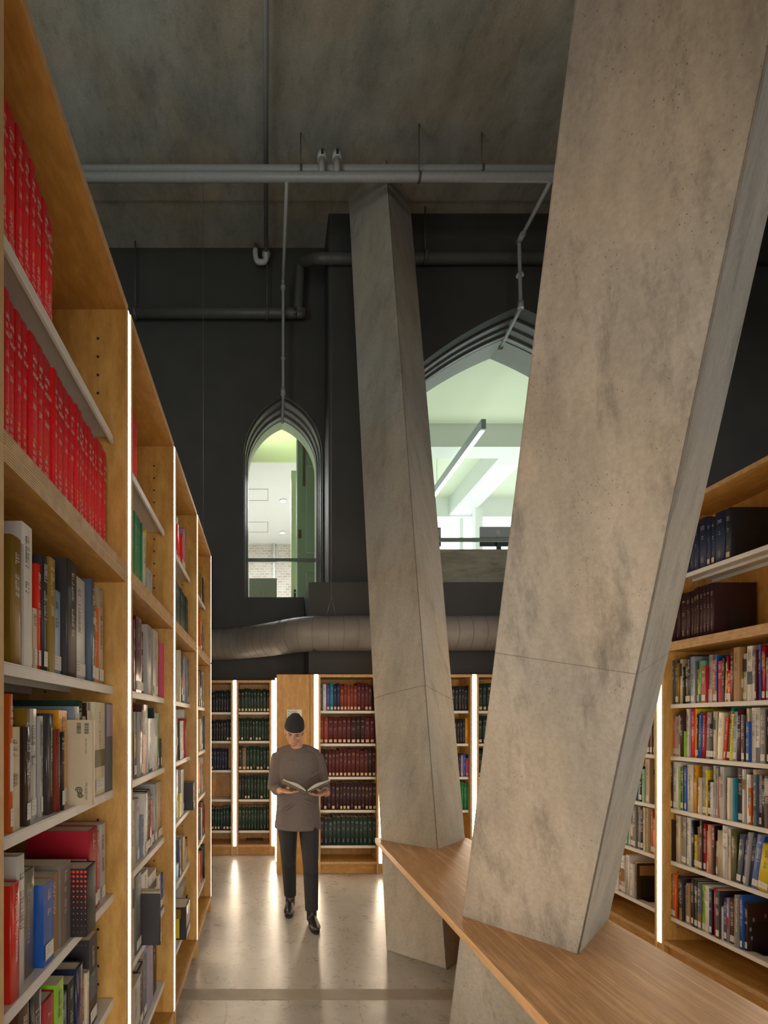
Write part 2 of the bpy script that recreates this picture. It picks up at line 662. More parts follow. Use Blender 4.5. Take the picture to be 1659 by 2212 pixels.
def arch_ring(mb, cx, zs, sill, a0, r0, a1, r1, y0, y1, mat, sides=True, bottom=False):
    """band between an outer arch (a0) and an inner arch (a1), from y0 to y1"""
    for rt in (True, False):
        o = arch_pts(cx, a0, zs, r0, right=rt)
        i = arch_pts(cx, a1, zs, r1, right=rt)
        sg = 1 if rt else -1
        if sides:
            o = [(cx + sg * a0, sill)] + o
            i = [(cx + sg * a1, sill)] + i
        for k in range(len(o) - 1):
            q = [o[k], o[k + 1], i[k + 1], i[k]]
            mb.prism(q, y0, y1, 1, mat)
    if bottom:
        mb.box(cx - a0, cx + a0, y0, y1, sill - 0.03, sill, mat)


# left window wall (recessed), arch of window 1
W1 = dict(cx=0.208, zs=5.15, sill=3.286)
mb = MB()
wall_with_arch(mb, -3.2, 0.75, 0.0, ZC + 0.1, 6.97, 7.64, W1['cx'], 0.515, W1['zs'], 0.78, W1['sill'], M_wall)
struct(mb.build('wall_back'), 'charcoal painted back wall around the narrow pointed window', 'wall')
# right, nearer wall with the wide arch of window 2
W2 = dict(cx=3.07, zs=5.125, sill=3.27)
mb = MB()
wall_with_arch(mb, 0.75, 7.6, 3.27, ZC + 0.1, 6.5, 7.34, W2['cx'], 1.41, W2['zs'], 1.60, W2['sill'], M_wall)
struct(mb.build('wall_back_right'), 'charcoal painted back wall around the wide pointed window', 'wall')
mb = MB()
mb.box(0.482, 7.6, 6.16, 6.97, 0.0, 3.27, M_wall)
struct(mb.build('wall_back_lower'), 'charcoal lower wall projecting below the windows', 'wall')

M_fr = pmat('window_frame_grey', (0.12, 0.117, 0.115), 0.35, var=0.06)
M_fr2 = pmat('window_reveal_grey', (0.20, 0.20, 0.18), 0.5, var=0.05)
M_rail = pmat('rail_metal', (0.20, 0.20, 0.17), 0.35, metal=0.5)


def window(idx, cx, zs, sill, a, rise, y, yb, label, rings, apron=None, rail_z=None):
    root = struct(thing('window_%d' % idx, label, 'window', (cx, y, sill)), label, 'window')
    inv = (-cx, -y, -sill)

    def add(name, fn, mat=None):
        m_ = MB()
        fn(m_)
        o = m_.build(name, root)
        o.data.transform(Matrix.Translation(inv))
        return o
    for k, (a0, r0, a1, r1, y0, y1, mat) in enumerate(rings):
        add('moulding' if k < len(rings) - 1 else 'frame',
            lambda m_: arch_ring(m_, cx, zs, sill, a0, r0, a1, r1, y0, y1, mat))
    a1, r1, yg = rings[-1][2], rings[-1][3], rings[-1][4] + 0.02

    def pane(m_):
        pts = [(cx + a1, sill)] + arch_pts(cx, a1, zs, r1) + list(reversed(arch_pts(cx, a1, zs, r1, right=False)))[1:] + [(cx - a1, sill)]
        m_.prism(pts, yg, yg + 0.008, 1, M_glass)
    add('pane', pane)
    if rail_z:
        add('rail', lambda m_: m_.box(cx - a1, cx + a1, yg + 0.1, yg + 0.14, rail_z - 0.022, rail_z + 0.022, M_rail))
    if apron:
        add('apron', lambda m_: m_.box(cx - a + 0.005, cx + a - 0.005, apron[0], apron[0] + 0.03, apron[1], apron[2],
                                       wood('grey_stained_plywood', (0.20, 0.19, 0.13), (0.27, 0.255, 0.18), (0.33, 0.31, 0.23), scale=(1.2, 3, 5))))
    return root


window(1, W1['cx'], W1['zs'], W1['sill'], 0.515, 0.78, 6.97, 7.64,
       'narrow pointed arch window with grey moulded frame in the recessed wall',
       [(0.513, 0.778, 0.500, 0.755, 7.06, 7.20, M_fr),
        (0.513, 0.778, 0.487, 0.73, 7.20, 7.32, M_fr),
        (0.513, 0.778, 0.474, 0.705, 7.32, 7.40, M_fr)], rail_z=3.92)
window(2, W2['cx'], W2['zs'], W2['sill'], 1.41, 1.60, 6.5, 7.34,
       'wide pointed arch window with layered grey frame between the columns',
       [(1.408, 1.598, 1.385, 1.575, 6.68, 6.80, M_fr),
        (1.408, 1.598, 1.36, 1.55, 6.80, 6.90, M_fr),
        (1.408, 1.598, 1.335, 1.525, 6.90, 6.96, M_fr)], apron=(6.62, 3.27, 3.80), rail_z=4.06)
# pale splayed reveals behind the frames
mb = MB()
arch_ring(mb, W1['cx'], W1['zs'], W1['sill'], 0.514, 0.779, 0.472, 0.70, 7.43, 7.64, pmat('reveal_green', (0.42, 0.46, 0.32), 0.6))
struct(mb.build('trim_2'), 'pale green reveal lining inside the narrow window', 'window reveal')
mb = MB()
arch_ring(mb, W2['cx'], W2['zs'], W2['sill'], 1.409, 1.599, 1.345, 1.535, 6.99, 7.34, M_fr2)
struct(mb.build('trim_3'), 'grey reveal lining inside the wide window', 'window reveal')

# ------------------------------------------------------------------ rooms behind the windows
M_offw = pmat('office_white', (0.78, 0.80, 0.76), 0.6)
M_offy = pmat('office_lime_white', (0.66, 0.72, 0.42), 0.6)
M_offg = pmat('office_green', (0.26, 0.34, 0.22), 0.5)
M_offg2 = pmat('office_pale_green', (0.50, 0.56, 0.34), 0.5)


def brick_mat():
    m = bpy.data.materials.new('old_brick')
    m.use_nodes = True
    nt = m.node_tree
    b = nt.nodes['Principled BSDF']
    b.inputs['Roughness'].default_value = 0.8
    tc = N(nt, 'ShaderNodeTexCoord')
    mp = N(nt, 'ShaderNodeMapping')
    mp.inputs['Rotation'].default_value = (math.radians(90), 0, 0)
    nt.links.new(tc.outputs['Object'], mp.inputs['Vector'])
    br = N(nt, 'ShaderNodeTexBrick')
    br.inputs['Scale'].default_value = 4.2
    br.inputs['Color1'].default_value = (0.52, 0.40, 0.34, 1)
    br.inputs['Color2'].default_value = (0.60, 0.54, 0.48, 1)
    br.inputs['Mortar'].default_value = (0.66, 0.64, 0.60, 1)
    br.inputs['Mortar Size'].default_value = 0.03
    nt.links.new(mp.outputs['Vector'], br.inputs['Vector'])
    nz = N(nt, 'ShaderNodeTexNoise', Scale=6.0, Detail=6.0)
    nt.links.new(tc.outputs['Object'], nz.inputs['Vector'])
    c = mixc(nt, br.outputs['Color'], nz.outputs['Fac'], 0.35, 'SOFT_LIGHT')
    nt.links.new(c, b.inputs['Base Color'])
    return m


mb = MB()
mb.box(-3.0, 1.35, 7.64, 12.6, 3.0, 3.1, M_offw)
struct(mb.build('floor_office_left'), 'floor of the room behind the narrow window', 'floor')
mb = MB()
mb.box(-3.0, 1.35, 12.36, 12.5, 3.1, 7.0, brick_mat())
struct(mb.build('wall_office_brick'), 'pinkish old brick wall seen through the narrow window', 'wall')
mb = MB()
mb.box(-3.0, 1.35, 8.5, 12.36, 5.79, 5.9, pmat('office_soffit', (0.80, 0.76, 0.74), 0.6))
mb.box(-3.0, 1.35, 8.47, 8.499, 5.79, 7.2, M_offy)
mb.box(-3.0, 1.35, 7.64, 8.56, 7.2, 7.3, M_offy)
struct(mb.build('ceiling_office_left'), 'white soffit with a lime bulkhead behind the narrow window', 'ceiling')
mb = MB()
mb.box(-3.1, -3.0, 7.64, 12.5, 3.0, 7.3, M_offw)
mb.box(1.35, 1.45, 7.64, 12.5, 3.0, 7.3, M_offw)
struct(mb.build('wall_office_sides'), 'side walls of the room behind the narrow window', 'wall')
# green pilaster and panelled door leaf on the right of window 1
mb = MB()
mb.box(0.375, 0.49, 8.25, 8.45, 3.1, 5.55, M_offg2)
struct(mb.build('wall_office_pilaster'), 'pale green pilaster right of the brick wall behind the narrow window', 'wall')
dr = struct(thing('door_1', 'tall dark green panelled door seen inside the narrow window', 'door', (0.455, 7.9, 3.1)), 'tall dark green panelled door seen inside the narrow window', 'door')
mb = MB()
mb.box(0, 0.45, 0, 0.04, 0, 3.6, M_offg)
mb.build('leaf', dr, 0.004)
mb = MB()
mb.box(-0.02, 0.0, -0.01, 0.05, 0, 3.6, pmat('door_edge_light', (0.62, 0.72, 0.55), 0.4))
mb.build('edge_strip', dr)
mb = MB()
for (x0, x1, z0, z1) in ((0.12, 0.36, 0.25, 0.80), (0.12, 0.36, 1.05, 2.35)):
    for (a, b_, c_, d_) in ((x0, x1, z0, z0 + 0.012), (x0, x1, z1 - 0.012, z1), (x0, x0 + 0.012, z0, z1), (x1 - 0.012, x1, z0, z1)):
        mb.box(a, b_, -0.008, 0, c_, d_, pmat('door_moulding', (0.42, 0.46, 0.34), 0.5))
mb.build('moulding', dr)
mb = MB()
mb.box(0.01, 0.05, -0.02, 0, 1.28, 1.40, pmat('hinge_brown', (0.12, 0.08, 0.05), 0.4, metal=0.5))
mb.build('hinge', dr)
mb = MB()
mb.box(0.075, 0.105, -0.03, 0, 2.05, 2.95, pmat('bar_brown', (0.10, 0.06, 0.03), 0.4))
mb.build('bar', dr)
lk = tag(MB().build('door_lock') if False else None or (lambda m_: (m_.box(0.415, 0.45, 8.22, 8.249, 3.55, 3.70, M_black), m_.tube([(0.432, 8.22, 3.65), (0.432, 8.19, 3.65)], 0.008, M_steel), m_.build('door_lock'))[-1])(MB()),
         'small black door lock on the pale green pilaster', 'lock')


def monitor(name, x0, x1, y, z0, z1, mat, label, logo=True):
    r = thing(name, label, 'monitor', ((x0 + x1) / 2, y, z0 - 0.12))
    w, h = (x1 - x0) / 2, z1 - z0
    m_ = MB()
    m_.box(-w, w, -0.012, 0.018, 0.12, 0.12 + h, mat)
    m_.build('screen_back', r, 0.006)
    m_ = MB()
    m_.box(-0.03, 0.03, -0.045, -0.012, 0.0, 0.12 + h * 0.5, mat)
    m_.box(-0.11, 0.11, -0.10, 0.08, 0.0, 0.012, mat)
    m_.build('stand', r, 0.003)
    if logo:
        m_ = MB()
        m_.tube([(0, -0.0125, 0.12 + h * 0.72), (0, -0.0135, 0.12 + h * 0.72)], 0.026, M_steel, 20)
        m_.tube([(0, -0.0130, 0.12 + h * 0.72), (0, -0.0140, 0.12 + h * 0.72)], 0.022, mat, 20)
        m_.build('logo_ring', r)
        text_on(r, 'DELL', 0.014, (0, -0.0145, 0.115 + h * 0.72), (1, 0, 0), (0, 0, 1), M_steel, 'logo', 'CENTER')
    return r


mb = MB()
mb.box(-0.34, 0.36, 7.68, 8.2, 3.245, 3.29, pmat('desk_orange', (0.60, 0.36, 0.13), 0.5))
tag(mb.build('desk'), 'orange wooden desk edge at the sill of the narrow window', 'desk')
monitor('computer_monitor', -0.27, 0.145, 7.95, 3.41, 3.80, pmat('monitor_silver', (0.36, 0.38, 0.30), 0.4),
        'silver computer monitor seen from behind at the narrow window')
r = thing('desk_telephone', 'black desk telephone beside the silver monitor', 'telephone', (0.28, 7.95, 3.29))
mb = MB()
mb.prism([(-0.06, 0.0), (0.06, 0.0), (0.06, 0.03), (-0.06, 0.10)], -0.05, 0.05, 0, M_black)
mb.build('base', r, 0.004)
mb = MB()
mb.tube([(-0.05, -0.02, 0.12), (-0.03, -0.02, 0.135), (0.03, -0.02, 0.135), (0.05, -0.02, 0.12)], 0.012, M_black)
mb.build('handset', r)
# ceiling hatches and downlights of the left office
M_hl = pmat('hatch_line', (0.35, 0.30, 0.28), 0.5)
for (y0, y1) in ((9.45, 9.95), (11.0, 11.6)):
    h = thing('ceiling_hatch', 'flush square ceiling hatch, %s one, seen through the narrow window' % ('nearer' if y0 < 10 else 'farther'), 'hatch', (0, 0, 0), group='ceiling hatches')
    mb = MB()
    for q in ((-0.4, 0.02, y0, y0 + 0.012), (-0.4, 0.02, y1 - 0.012, y1), (0.01, 0.02, y0, y1)):
        mb.box(q[0], q[1], q[2], q[3], 5.785, 5.79, M_hl)
    mb.build('outline', h)
for (xx, yy, w_) in ((0.30, 9.93, 'nearer'), (0.335, 11.6, 'farther')):
    d = thing('downlight', 'small round ceiling downlight, %s of the two behind the narrow window' % w_, 'ceiling light', (xx, yy, 5.785), group='downlights')
    mb = MB()
    mb.tube([(0, 0, 0), (0, 0, -0.01)], 0.07, pmat('downlight_trim', (0.8, 0.8, 0.8), 0.4), 20)
    mb.build('trim_ring', d)
    mb = MB()
    mb.tube([(0, 0, -0.010), (0, 0, -0.013)], 0.05, emat('downlight_glow', (1, 0.98, 0.94), 12), 20)
    mb.build('lens', d)
d = thing('pendant_light', 'short white linear pendant light at the top of the narrow window', 'ceiling light', (0.0, 8.2, 6.30))
mb = MB()
mb.box(-0.05, 0.19, -0.04, 0.04, 0, 0.035, M_offw)
mb.build('housing', d)
mb = MB()
mb.box(-0.05, 0.07, -0.038, 0.038, -0.004, 0, emat('pendant_glow', (0.95, 1, 1), 9))
mb.build('diffuser', d)
mb = MB()
mb.tube([(0.18, 0, 0.03), (0.18, 0, 0.9)], 0.003, M_steel, 6)
mb.build('wire', d)
c_ = thing('conduit_box', 'white conduit with a round junction box on the brick wall', 'conduit', (0.16, 12.33, 4.2))
mb = MB()
mb.tube([(0, 0, 0.2), (0, 0, 1.6)], 0.03, M_offw, 10)
mb.build('conduit', c_)
mb = MB()
mb.tube([(0, 0, 0.15), (0, -0.06, 0.15)], 0.14, M_offw, 20)
mb.build('junction_box', c_)

# right office
mb = MB()
mb.box(1.46, 8.0, 7.35, 12.7, 3.0, 3.1, M_offw)
struct(mb.build('floor_office_right'), 'floor of the bright room behind the wide window', 'floor')
mb = MB()
mb.box(1.46, 8.0, 7.35, 12.7, 6.9, 7.0, pmat('office_ceiling_cream', (0.74, 0.78, 0.60), 0.6))
struct(mb.build('ceiling_office_right'), 'pale ceiling of the bright room behind the wide window', 'ceiling')
for (y0, y1, z0, lb) in ((9.36, 9.77, 6.49, 'nearer'), (12.45, 12.6, 6.46, 'farther')):
    mb = MB()
    mb.box(1.46, 8.0, y0, y1, z0, 6.9, M_offw)
    struct(mb.build('ceiling_beam'), '%s white beam across the bright room behind the wide window' % lb, 'beam')
mb = MB()
mb.box(4.25, 4.75, 9.77, 12.45, 6.49, 6.9, M_offw)
struct(mb.build('ceiling_beam'), 'white beam running away from the viewer in the bright room', 'beam')
mb = MB()
mb.box(1.36, 1.46, 7.35, 12.7, 3.0, 7.0, M_offw)
mb.box(8.0, 8.1, 7.35, 12.7, 3.0, 7.0, M_offw)
mb.box(1.46, 8.0, 12.6, 12.7, 3.0, 4.3, M_offw)
mb.box(4.1, 8.0, 7.34, 7.44, 3.0, 3.27, M_offw)
struct(mb.build('wall_office_right'), 'white walls of the bright room behind the wide window', 'wall')
wn = struct(thing('window_3', 'bright daylit window band at the back of the office', 'window', (4.6, 12.62, 4.3)), 'bright daylit window band at the back of the office', 'window')
mb = MB()
mb.box(-3.1, 3.4, 0.05, 0.06, 0, 2.2, emat('daylight', (0.86, 0.95, 1.0), 1.6))
mb.build('daylight_pane', wn)
mb = MB()
for xx in (-3.0, -1.5, 0.0, 1.5, 3.0):
    mb.box(xx - 0.04, xx + 0.04, -0.03, 0.04, 0, 2.2, M_offw)
mb.build('mullion', wn)
mb = MB()
mb.box(4.70, 4.86, 12.0, 12.2, 3.1, 6.49, M_offw)
tag(mb.build('office_post'), 'slim white post before the bright window band', 'post')
d = thing('linear_light', 'long linear pendant light glowing behind the wide window', 'ceiling light', (3.25, 7.99, 6.05))
mb = MB()
mb.box(-0.035, 0.035, 0, 3.0, 0.0, 0.15, pmat('lamp_housing', (0.38, 0.42, 0.42), 0.4))
mb.build('housing', d)
mb = MB()
mb.box(-0.033, 0.033, 0.06, 2.98, -0.006, 0.0, emat('linear_glow', (0.92, 1, 0.97), 14))
mb.build('diffuser', d)
mb = MB()
mb.tube([(0, 2.2, 0.15), (0, 2.2, 0.85)], 0.004, M_steel, 6)
mb.build('wire', d)
monitor('computer_monitor', 3.06, 3.58, 7.66, 4.18, 4.46, M_black, 'black computer monitor seen from behind at the wide window')
monitor('computer_monitor', 1.98, 2.50, 7.66, 4.18, 4.45, M_black, 'corner of a black monitor beside the far column', logo=False)
mb = MB()
mb.box(1.7, 4.4, 7.42, 7.95, 4.03, 4.06, M_ply)
mb.box(1.8, 1.9, 7.5, 7.9, 3.1, 4.03, M_ply)
mb.box(4.2, 4.3, 7.5, 7.9, 3.1, 4.03, M_ply)
tag(mb.build('office_desk'), 'desk carrying black monitors inside the wide window', 'desk')

# ------------------------------------------------------------------ columns and counter


def column(name, base, top, mat, label):
    L_, N_, R_ = [Vector(p) for p in base]
    B4 = [L_, N_, R_, L_ + R_ - N_]
    l2, n2, r2 = [Vector(p) for p in top]
    far = (l2 + r2) / 2 + Vector((0, 0.06 if n2.y > 3 else 0.4, 0))
    T4 = [l2, n2, r2, far]
    org = Vector((B4[1].x, B4[1].y, 0)) * 0
    mb = MB()
    n = 1
    for k in range(4):
        k2 = (k + 1) % 4
        mb.v += []
    mb.v = [tuple(p) for p in B4 + T4]
    for k in range(4):
        k2 = (k + 1) % 4
        mb.f.append((k, k2, 4 + k2, 4 + k))
        mb.m.append(mb.mi(mat))
        mb.sm.append(False)
    mb.f += [(3, 2, 1, 0), (4, 5, 6, 7)]
    mb.m += [0, 0]
    mb.sm += [False, False]
    o = mb.build(name, bevel=0.009)
    ms = MB()
    a, b = B4[1], T4[1]
    c_in = ((B4[0] + B4[2]) / 2 - a).normalized() * 0.003
    ms.tube([a + c_in * 0.6, b + c_in * 0.6], 0.0028, pmat('seam_grout', (0.13, 0.12, 0.105), 0.8, var=0.2, vscale=20), 8)
    ms.build('formwork_seam', o)
    return tag(o, label, 'column')


column('concrete_column', [(0.860, 3.849, 0), (1.197, 3.547, 0), (1.512, 3.875, 0)],
       [(0.962, 6.30, ZC + 0.02), (1.305, 5.86, ZC + 0.02), (1.69, 6.30, ZC + 0.02)], M_colA,
       'farther leaning concrete column, rising away to the ceiling beyond the oak counter')


def cb(x, y):
    k0, k1 = -0.75, ZC + 0.02 - 0.75
    return (x - 0.013 * k0, y - 0.33 * k0, 0), (x - 0.013 * k1, y - 0.33 * k1, ZC + 0.02)


pts = [cb(0.906, 2.476), cb(1.209, 2.066), cb(1.563, 2.435)]
column('concrete_column', [p[0] for p in pts], [p[1] for p in pts], M_colB,
       'nearest massive concrete column leaning towards the viewer through the oak counter')

ct = thing('oak_counter', 'long low oak counter that both leaning concrete columns pass through', 'counter', (0.84, 0.3, 0))
mb = MB()
mb.box(0, 0.719, 0, 2.088, 0.711, 0.75, M_oak, {'-x': M_oake, '+x': M_oake, '-y': M_oake, '+y': M_oake})
mb.build('board', ct, 0.002)
mb = MB()
mb.box(0, 0.719, 2.091, 3.84, 0.711, 0.75, M_oak, {'-x': M_oake, '+x': M_oake, '-y': M_oake, '+y': M_oake})
mb.build('board', ct, 0.002)
mb = MB()
mb.box(0.68, 0.715, 0.0, 3.80, 0.0, 0.711, M_plyh)
mb.build('support_panel', ct)

# ------------------------------------------------------------------ bookcases
PLY = 0.022
SHELVES = (1.775, 1.415, 1.05, 0.685, 0.295)


def shelf_part(root, W, z, v0=0.045):
    m_ = MB()
    a, b = PLY + 0.003, W - PLY - 0.003
    m_.box(a, b, v0, v0 + 0.295, z - 0.004, z, M_shelf)
    m_.box(a, b, v0, v0 + 0.010, z - 0.028, z - 0.004, M_shelf)
    m_.box(a, b, v0 + 0.285, v0 + 0.295, z - 0.028, z - 0.004, M_shelf)
    m_.box(a, b, v0 + 0.15, v0 + 0.175, z - 0.022, z - 0.004, M_shelf)
    return m_.build('shelf', root, 0.0012)


def holes(root, W, z0, z1, D, tag_=('shelf_ferrules')):
    m_ = MB()
    z = z0
    while z < z1:
        for v in (0.10, D - 0.07):
            for (x, s) in ((PLY, 1), (W - PLY, -1)):
                m_.tube([(x, v, z), (x + s * 0.0012, v, z)], 0.0052, M_brass, 10)
                m_.tube([(x, v, z), (x + s * 0.0016, v, z)], 0.0034, M_hole, 8)
        z += 0.064
    return m_.build('shelf_ferrules', root)


def lower_case(label, loc, rz, W, D=0.355, shelves=SHELVES, H=2.17, hole=True, group='lower bookcase units'):
    r = thing('bookcase', label, 'bookcase', loc, rz, group)
    for k in (0, 1):
        m_ = MB()
        x0 = 0 if k == 0 else W - PLY
        m_.box(x0, x0 + PLY, 0, D, 0, H, M_ply, {'-y': M_ex})
        m_.build('side_panel', r, 0.001)
    m_ = MB()
    m_.box(PLY, W - PLY, 0, D, H - 0.03, H, M_plyh, {'-y': M_ez})
    m_.build('top_panel', r, 0.001)
    m_ = MB()
    m_.box(PLY, W - PLY, 0, D, 0.10, 0.13, M_plyh, {'-y': M_ez})
    m_.build('bottom_panel', r, 0.001)
    m_ = MB()
    m_.box(PLY, W - PLY, 0.03, 0.05, 0, 0.10, M_plyh)
    m_.build('plinth', r)
    m_ = MB()
    m_.box(PLY, W - PLY, D - 0.012, D, 0.13, H - 0.03, M_ply)
    m_.build('back_panel', r)
    for z in shelves:
        shelf_part(r, W, z)
    if hole:
        holes(r, W, 0.22, H - 0.1, D)
    return r


def upper_case(label, loc, rz, W, D=0.355, z0=2.17, z1=3.126, sh=2.65):
    r = thing('upper_bookcase', label, 'bookcase', (loc[0], loc[1], z0), rz, 'upper bookcase units')
    H = z1 - z0
    for k in (0, 1):
        m_ = MB()
        x0 = 0 if k == 0 else W - PLY
        m_.box(x0, x0 + PLY, 0, D, 0, H, M_ply, {'-y': M_ex})
        m_.build('side_panel', r, 0.001)
    m_ = MB()
    m_.box(PLY, W - PLY, 0, D, H - 0.03, H, M_plyh, {'-y': M_ez})
    m_.build('top_panel', r, 0.001)
    m_ = MB()
    m_.box(PLY, W - PLY, 0, D, 0, 0.03, M_plyh, {'-y': M_ez})
    m_.build('bottom_panel', r, 0.001)
    m_ = MB()
    m_.box(PLY, W - PLY, D - 0.012, D, 0.03, H - 0.03, M_ply)
    m_.build('back_panel', r)
    shelf_part(r, W, sh - z0)
    holes(r, W, 0.12, H - 0.1, D)
    return r


def led(label, loc, rz, z0, z1, w=0.036):
    r = thing('strip_light', label, 'strip light', (loc[0], loc[1], z0), rz, 'vertical light strips between bookcases')
    m_ = MB()
    m_.box(-w / 2 - 0.001, w / 2 + 0.001, 0.014, 0.05, -(z0 if z0 < 1 else 0), z1 - z0, M_alu)
    m_.build('channel', r)
    if z0 < 1:
        m_ = MB()
        m_.box(-w / 2, w / 2, 0.004, 0.0138, -z0, -0.002, M_ply)
        m_.build('foot_strip', r)
    m_ = MB()
    m_.box(-w / 2 + 0.006, w / 2 - 0.006, 0.003, 0.0135, 0.002, z1 - z0 - 0.002, M_led)
    m_.build('diffuser', r)
    return r


R90 = math.radians(90)
XL, XR, YB, YB2 = -0.4925, 2.77, 5.80, 6.61
P, W0 = 0.93, 0.89
LB = [('nearest left', 0.955), ('second left', 1.907), ('third left', 2.837), ('farthest left', 3.76)]
for nm, y in LB:
    lower_case('%s plywood bookcase bay, tall lower unit full of books' % nm, (XL, y + 0.02, 0), R90, 0.912 if y < 1 else 0.887)
    upper_case('%s plywood bookcase bay, short upper unit under the ceiling' % nm, (XL, y + 0.02, 0), R90, 0.912 if y < 1 else 0.887)
for k, y in enumerate((0.025, -0.905)):
    lower_case('empty plywood bookcase unit beside the viewer, %s' % ('nearer' if k == 0 else 'farther back'), (XL, y + 0.02, 0), R90, 0.887, shelves=(), hole=False)
    r_ = upper_case('empty upper bookcase unit beside the viewer, %s' % ('nearer' if k == 0 else 'farther back'), (XL, y + 0.02, 0), R90, 0.887)
ords = ['first', 'second', 'third', 'fourth', 'fifth', 'sixth', 'seventh', 'eighth', 'ninth', 'tenth', 'eleventh', 'twelfth', 'thirteenth',
        'fourteenth', 'fifteenth', 'sixteenth', 'seventeenth', 'eighteenth', 'nineteenth', 'twentieth', 'twenty-first', 'twenty-second',
        'twenty-third', 'twenty-fourth', 'twenty-fifth', 'twenty-sixth', 'twenty-seventh', 'twenty-eighth', 'twenty-ninth', 'thirtieth',
        'thirty-first', 'thirty-second', 'thirty-third', 'thirty-fourth', 'thirty-fifth']
for k, y in enumerate((-0.905, 0.025, 0.955, 1.907, 2.837, 3.76, 4.69)):
    if k < 2:
        w_ = 'beside the viewer' if k else 'behind the viewer'
    else:
        w_ = ['at the near edge of nearest left bay', 'between nearest and second left bays', 'between second and third left bays',
              'between third and farthest left bays', 'at the far end of the left row'][k - 2]
    led('glowing lower light strip %s' % w_, (XL, y, 0), R90, 0.11, 2.165)
    led('glowing upper light strip %s' % w_, (XL, y, 0), R90, 2.175, 3.12)
# right row (fronts face the left)
for nm, y in (('nearest right', 3.76), ('second right', 4.69), ('farthest right', 5.62)):
    lower_case('%s plywood bookcase bay, lower unit beyond the counter' % nm, (XR, y - 0.02, 0), -R90, 0.887)
    upper_case('%s plywood bookcase bay, upper unit beyond the counter' % nm, (XR, y - 0.02, 0), -R90, 0.887)
for k, y in enumerate((2.83, 3.76, 4.69)):
    w_ = ['at the near end of the right row', 'left of the colourful right bay', 'beyond the second right bay'][k]
    led('glowing lower light strip %s' % w_, (XR, y, 0), -R90, 0.097, 2.165)
    led('glowing upper light strip %s' % w_, (XR, y, 0), -R90, 2.175, 3.12)
# back row
BACK = [('far left back bay behind the left row', -0.885, -0.425, YB2), ('dark green back bay left of the end panel', -0.38, 0.052, YB2),
        ('maroon back bay right of the end panel', 0.560, 1.216, YB), ('back bay hidden behind the far column', 1.262, 2.236, YB),
        ('last back bay right of the far column', 2.284, 2.75, YB)]
for nm, a, b, y in BACK:
    lower_case('low plywood bookcase, %s' % nm, (a, y, 0), 0, b - a, D=0.345)
lower_case('plywood bookcase turned sideways, showing its blank end panel with a paper sign', (0.106, 6.60, 0), -R90, 0.80, D=0.36, shelves=(), hole=False)
for (x, y, w, nm) in ((-0.402, YB2, 0.04, 'between the dark blue and dark green back bays'), (0.076, YB2, 0.042, 'in the corner left of the end panel'),
                      (0.534, YB, 0.046, 'between the end panel and the maroon books'), (1.239, YB, 0.04, 'at the right end of the maroon bay'),
                      (2.260, YB, 0.042, 'between the two leaning columns')):
    led('glowing light strip %s' % nm, (x, y, 0), 0, 0.11, 2.172, w)
mb = MB()
mb.box(0.0, 0.012, 0.003, 0.012, 0.0, 2.0, M_led)
o = tag(mb.build('strip_light'), 'thin glowing light strip on the left edge of the end panel', 'strip light', 'vertical light strips between bookcases')
o.location = (0.088, 5.80, 0.13)
# steel infill panel hiding the gap behind the end panel bookcase
mb = MB()
mb.box(0.470, 0.510, 5.80, 6.155, 0.0, 2.17, M_ply)
tag(mb.build('filler_panel'), 'narrow plywood filler between the end panel and light strip', 'panel')

# paper sign
sg = thing('paper_sign', 'white paper sign taped on the plywood end panel above the reader', 'sign', (0.217, 5.7985, 1.635))
mb = MB()
mb.box(0, 0.161, -0.0015, 0, 0, 0.152, pmat('sign_paper', (0.72, 0.70, 0.64), 0.7))
mb.build('sheet', sg)
for k, t_ in enumerate(('PLEASE', 'DO NOT', 'RESHELVE', 'BOOKS')):
    text_on(sg, t_, 0.032, (0.008, -0.0022, 0.118 - k * 0.030), (1, 0, 0), (0, 0, 1), M_ink)

# ------------------------------------------------------------------ books
COLORS = {
    'red': ('e40e1c', 'red'), 'scarlet': ('e0301c', 'scarlet'), 'crimson': ('a81428', 'crimson'), 'coral': ('d85a52', 'coral pink'),
    'pink': ('c8466a', 'pink'), 'peach': ('d89a78', 'peach'), 'orange': ('d8641c', 'orange'), 'amber': ('e09a1e', 'amber'),
    'yellow': ('d8c21c', 'yellow'), 'lime': ('8cc028', 'lime green'), 'green': ('1e7a44', 'green'), 'dgreen': ('12382c', 'dark green'),
    'mint': ('7ab08a', 'mint green'), 'teal': ('187a90', 'teal'), 'cyan': ('48a0c8', 'light blue'), 'blue': ('2456a8', 'blue'),
    'navy': ('1a2848', 'navy blue'), 'indigo': ('4a4a98', 'indigo'), 'slate': ('4c5a6c', 'slate blue'), 'steel': ('7a8a98', 'steel blue'),
    'lilac': ('9a90a8', 'lilac grey'), 'purple': ('5c3a6c', 'purple'), 'black': ('1c1a1c', 'black'), 'charcoal': ('343234', 'charcoal'),
    'grey': ('74726e', 'grey'), 'silver': ('a8a6a2', 'silver grey'), 'white': ('d8d4cc', 'white'), 'cream': ('cfc2a4', 'cream'),
    'beige': ('b8a88c', 'beige'), 'tan': ('a07c50', 'tan'), 'brown': ('5a3c22', 'brown'), 'umber': ('3a2820', 'dark brown'),
    'olive': ('8a6c1c', 'olive gold'), 'moss': ('5c5a30', 'moss green'), 'taupe': ('7c7064', 'taupe'), 'maroon': ('54181c', 'maroon'),
    'brick': ('8c3c28', 'brick red'), 'dmaroon': ('34141a', 'dark maroon'), 'rust': ('7c2c18', 'rust brown'), 'bgreen': ('1c342c', 'bottle green'),
    'slateb': ('22262c', 'slate black'), 'paleblue': ('a0b8c8', 'pale blue'),
}


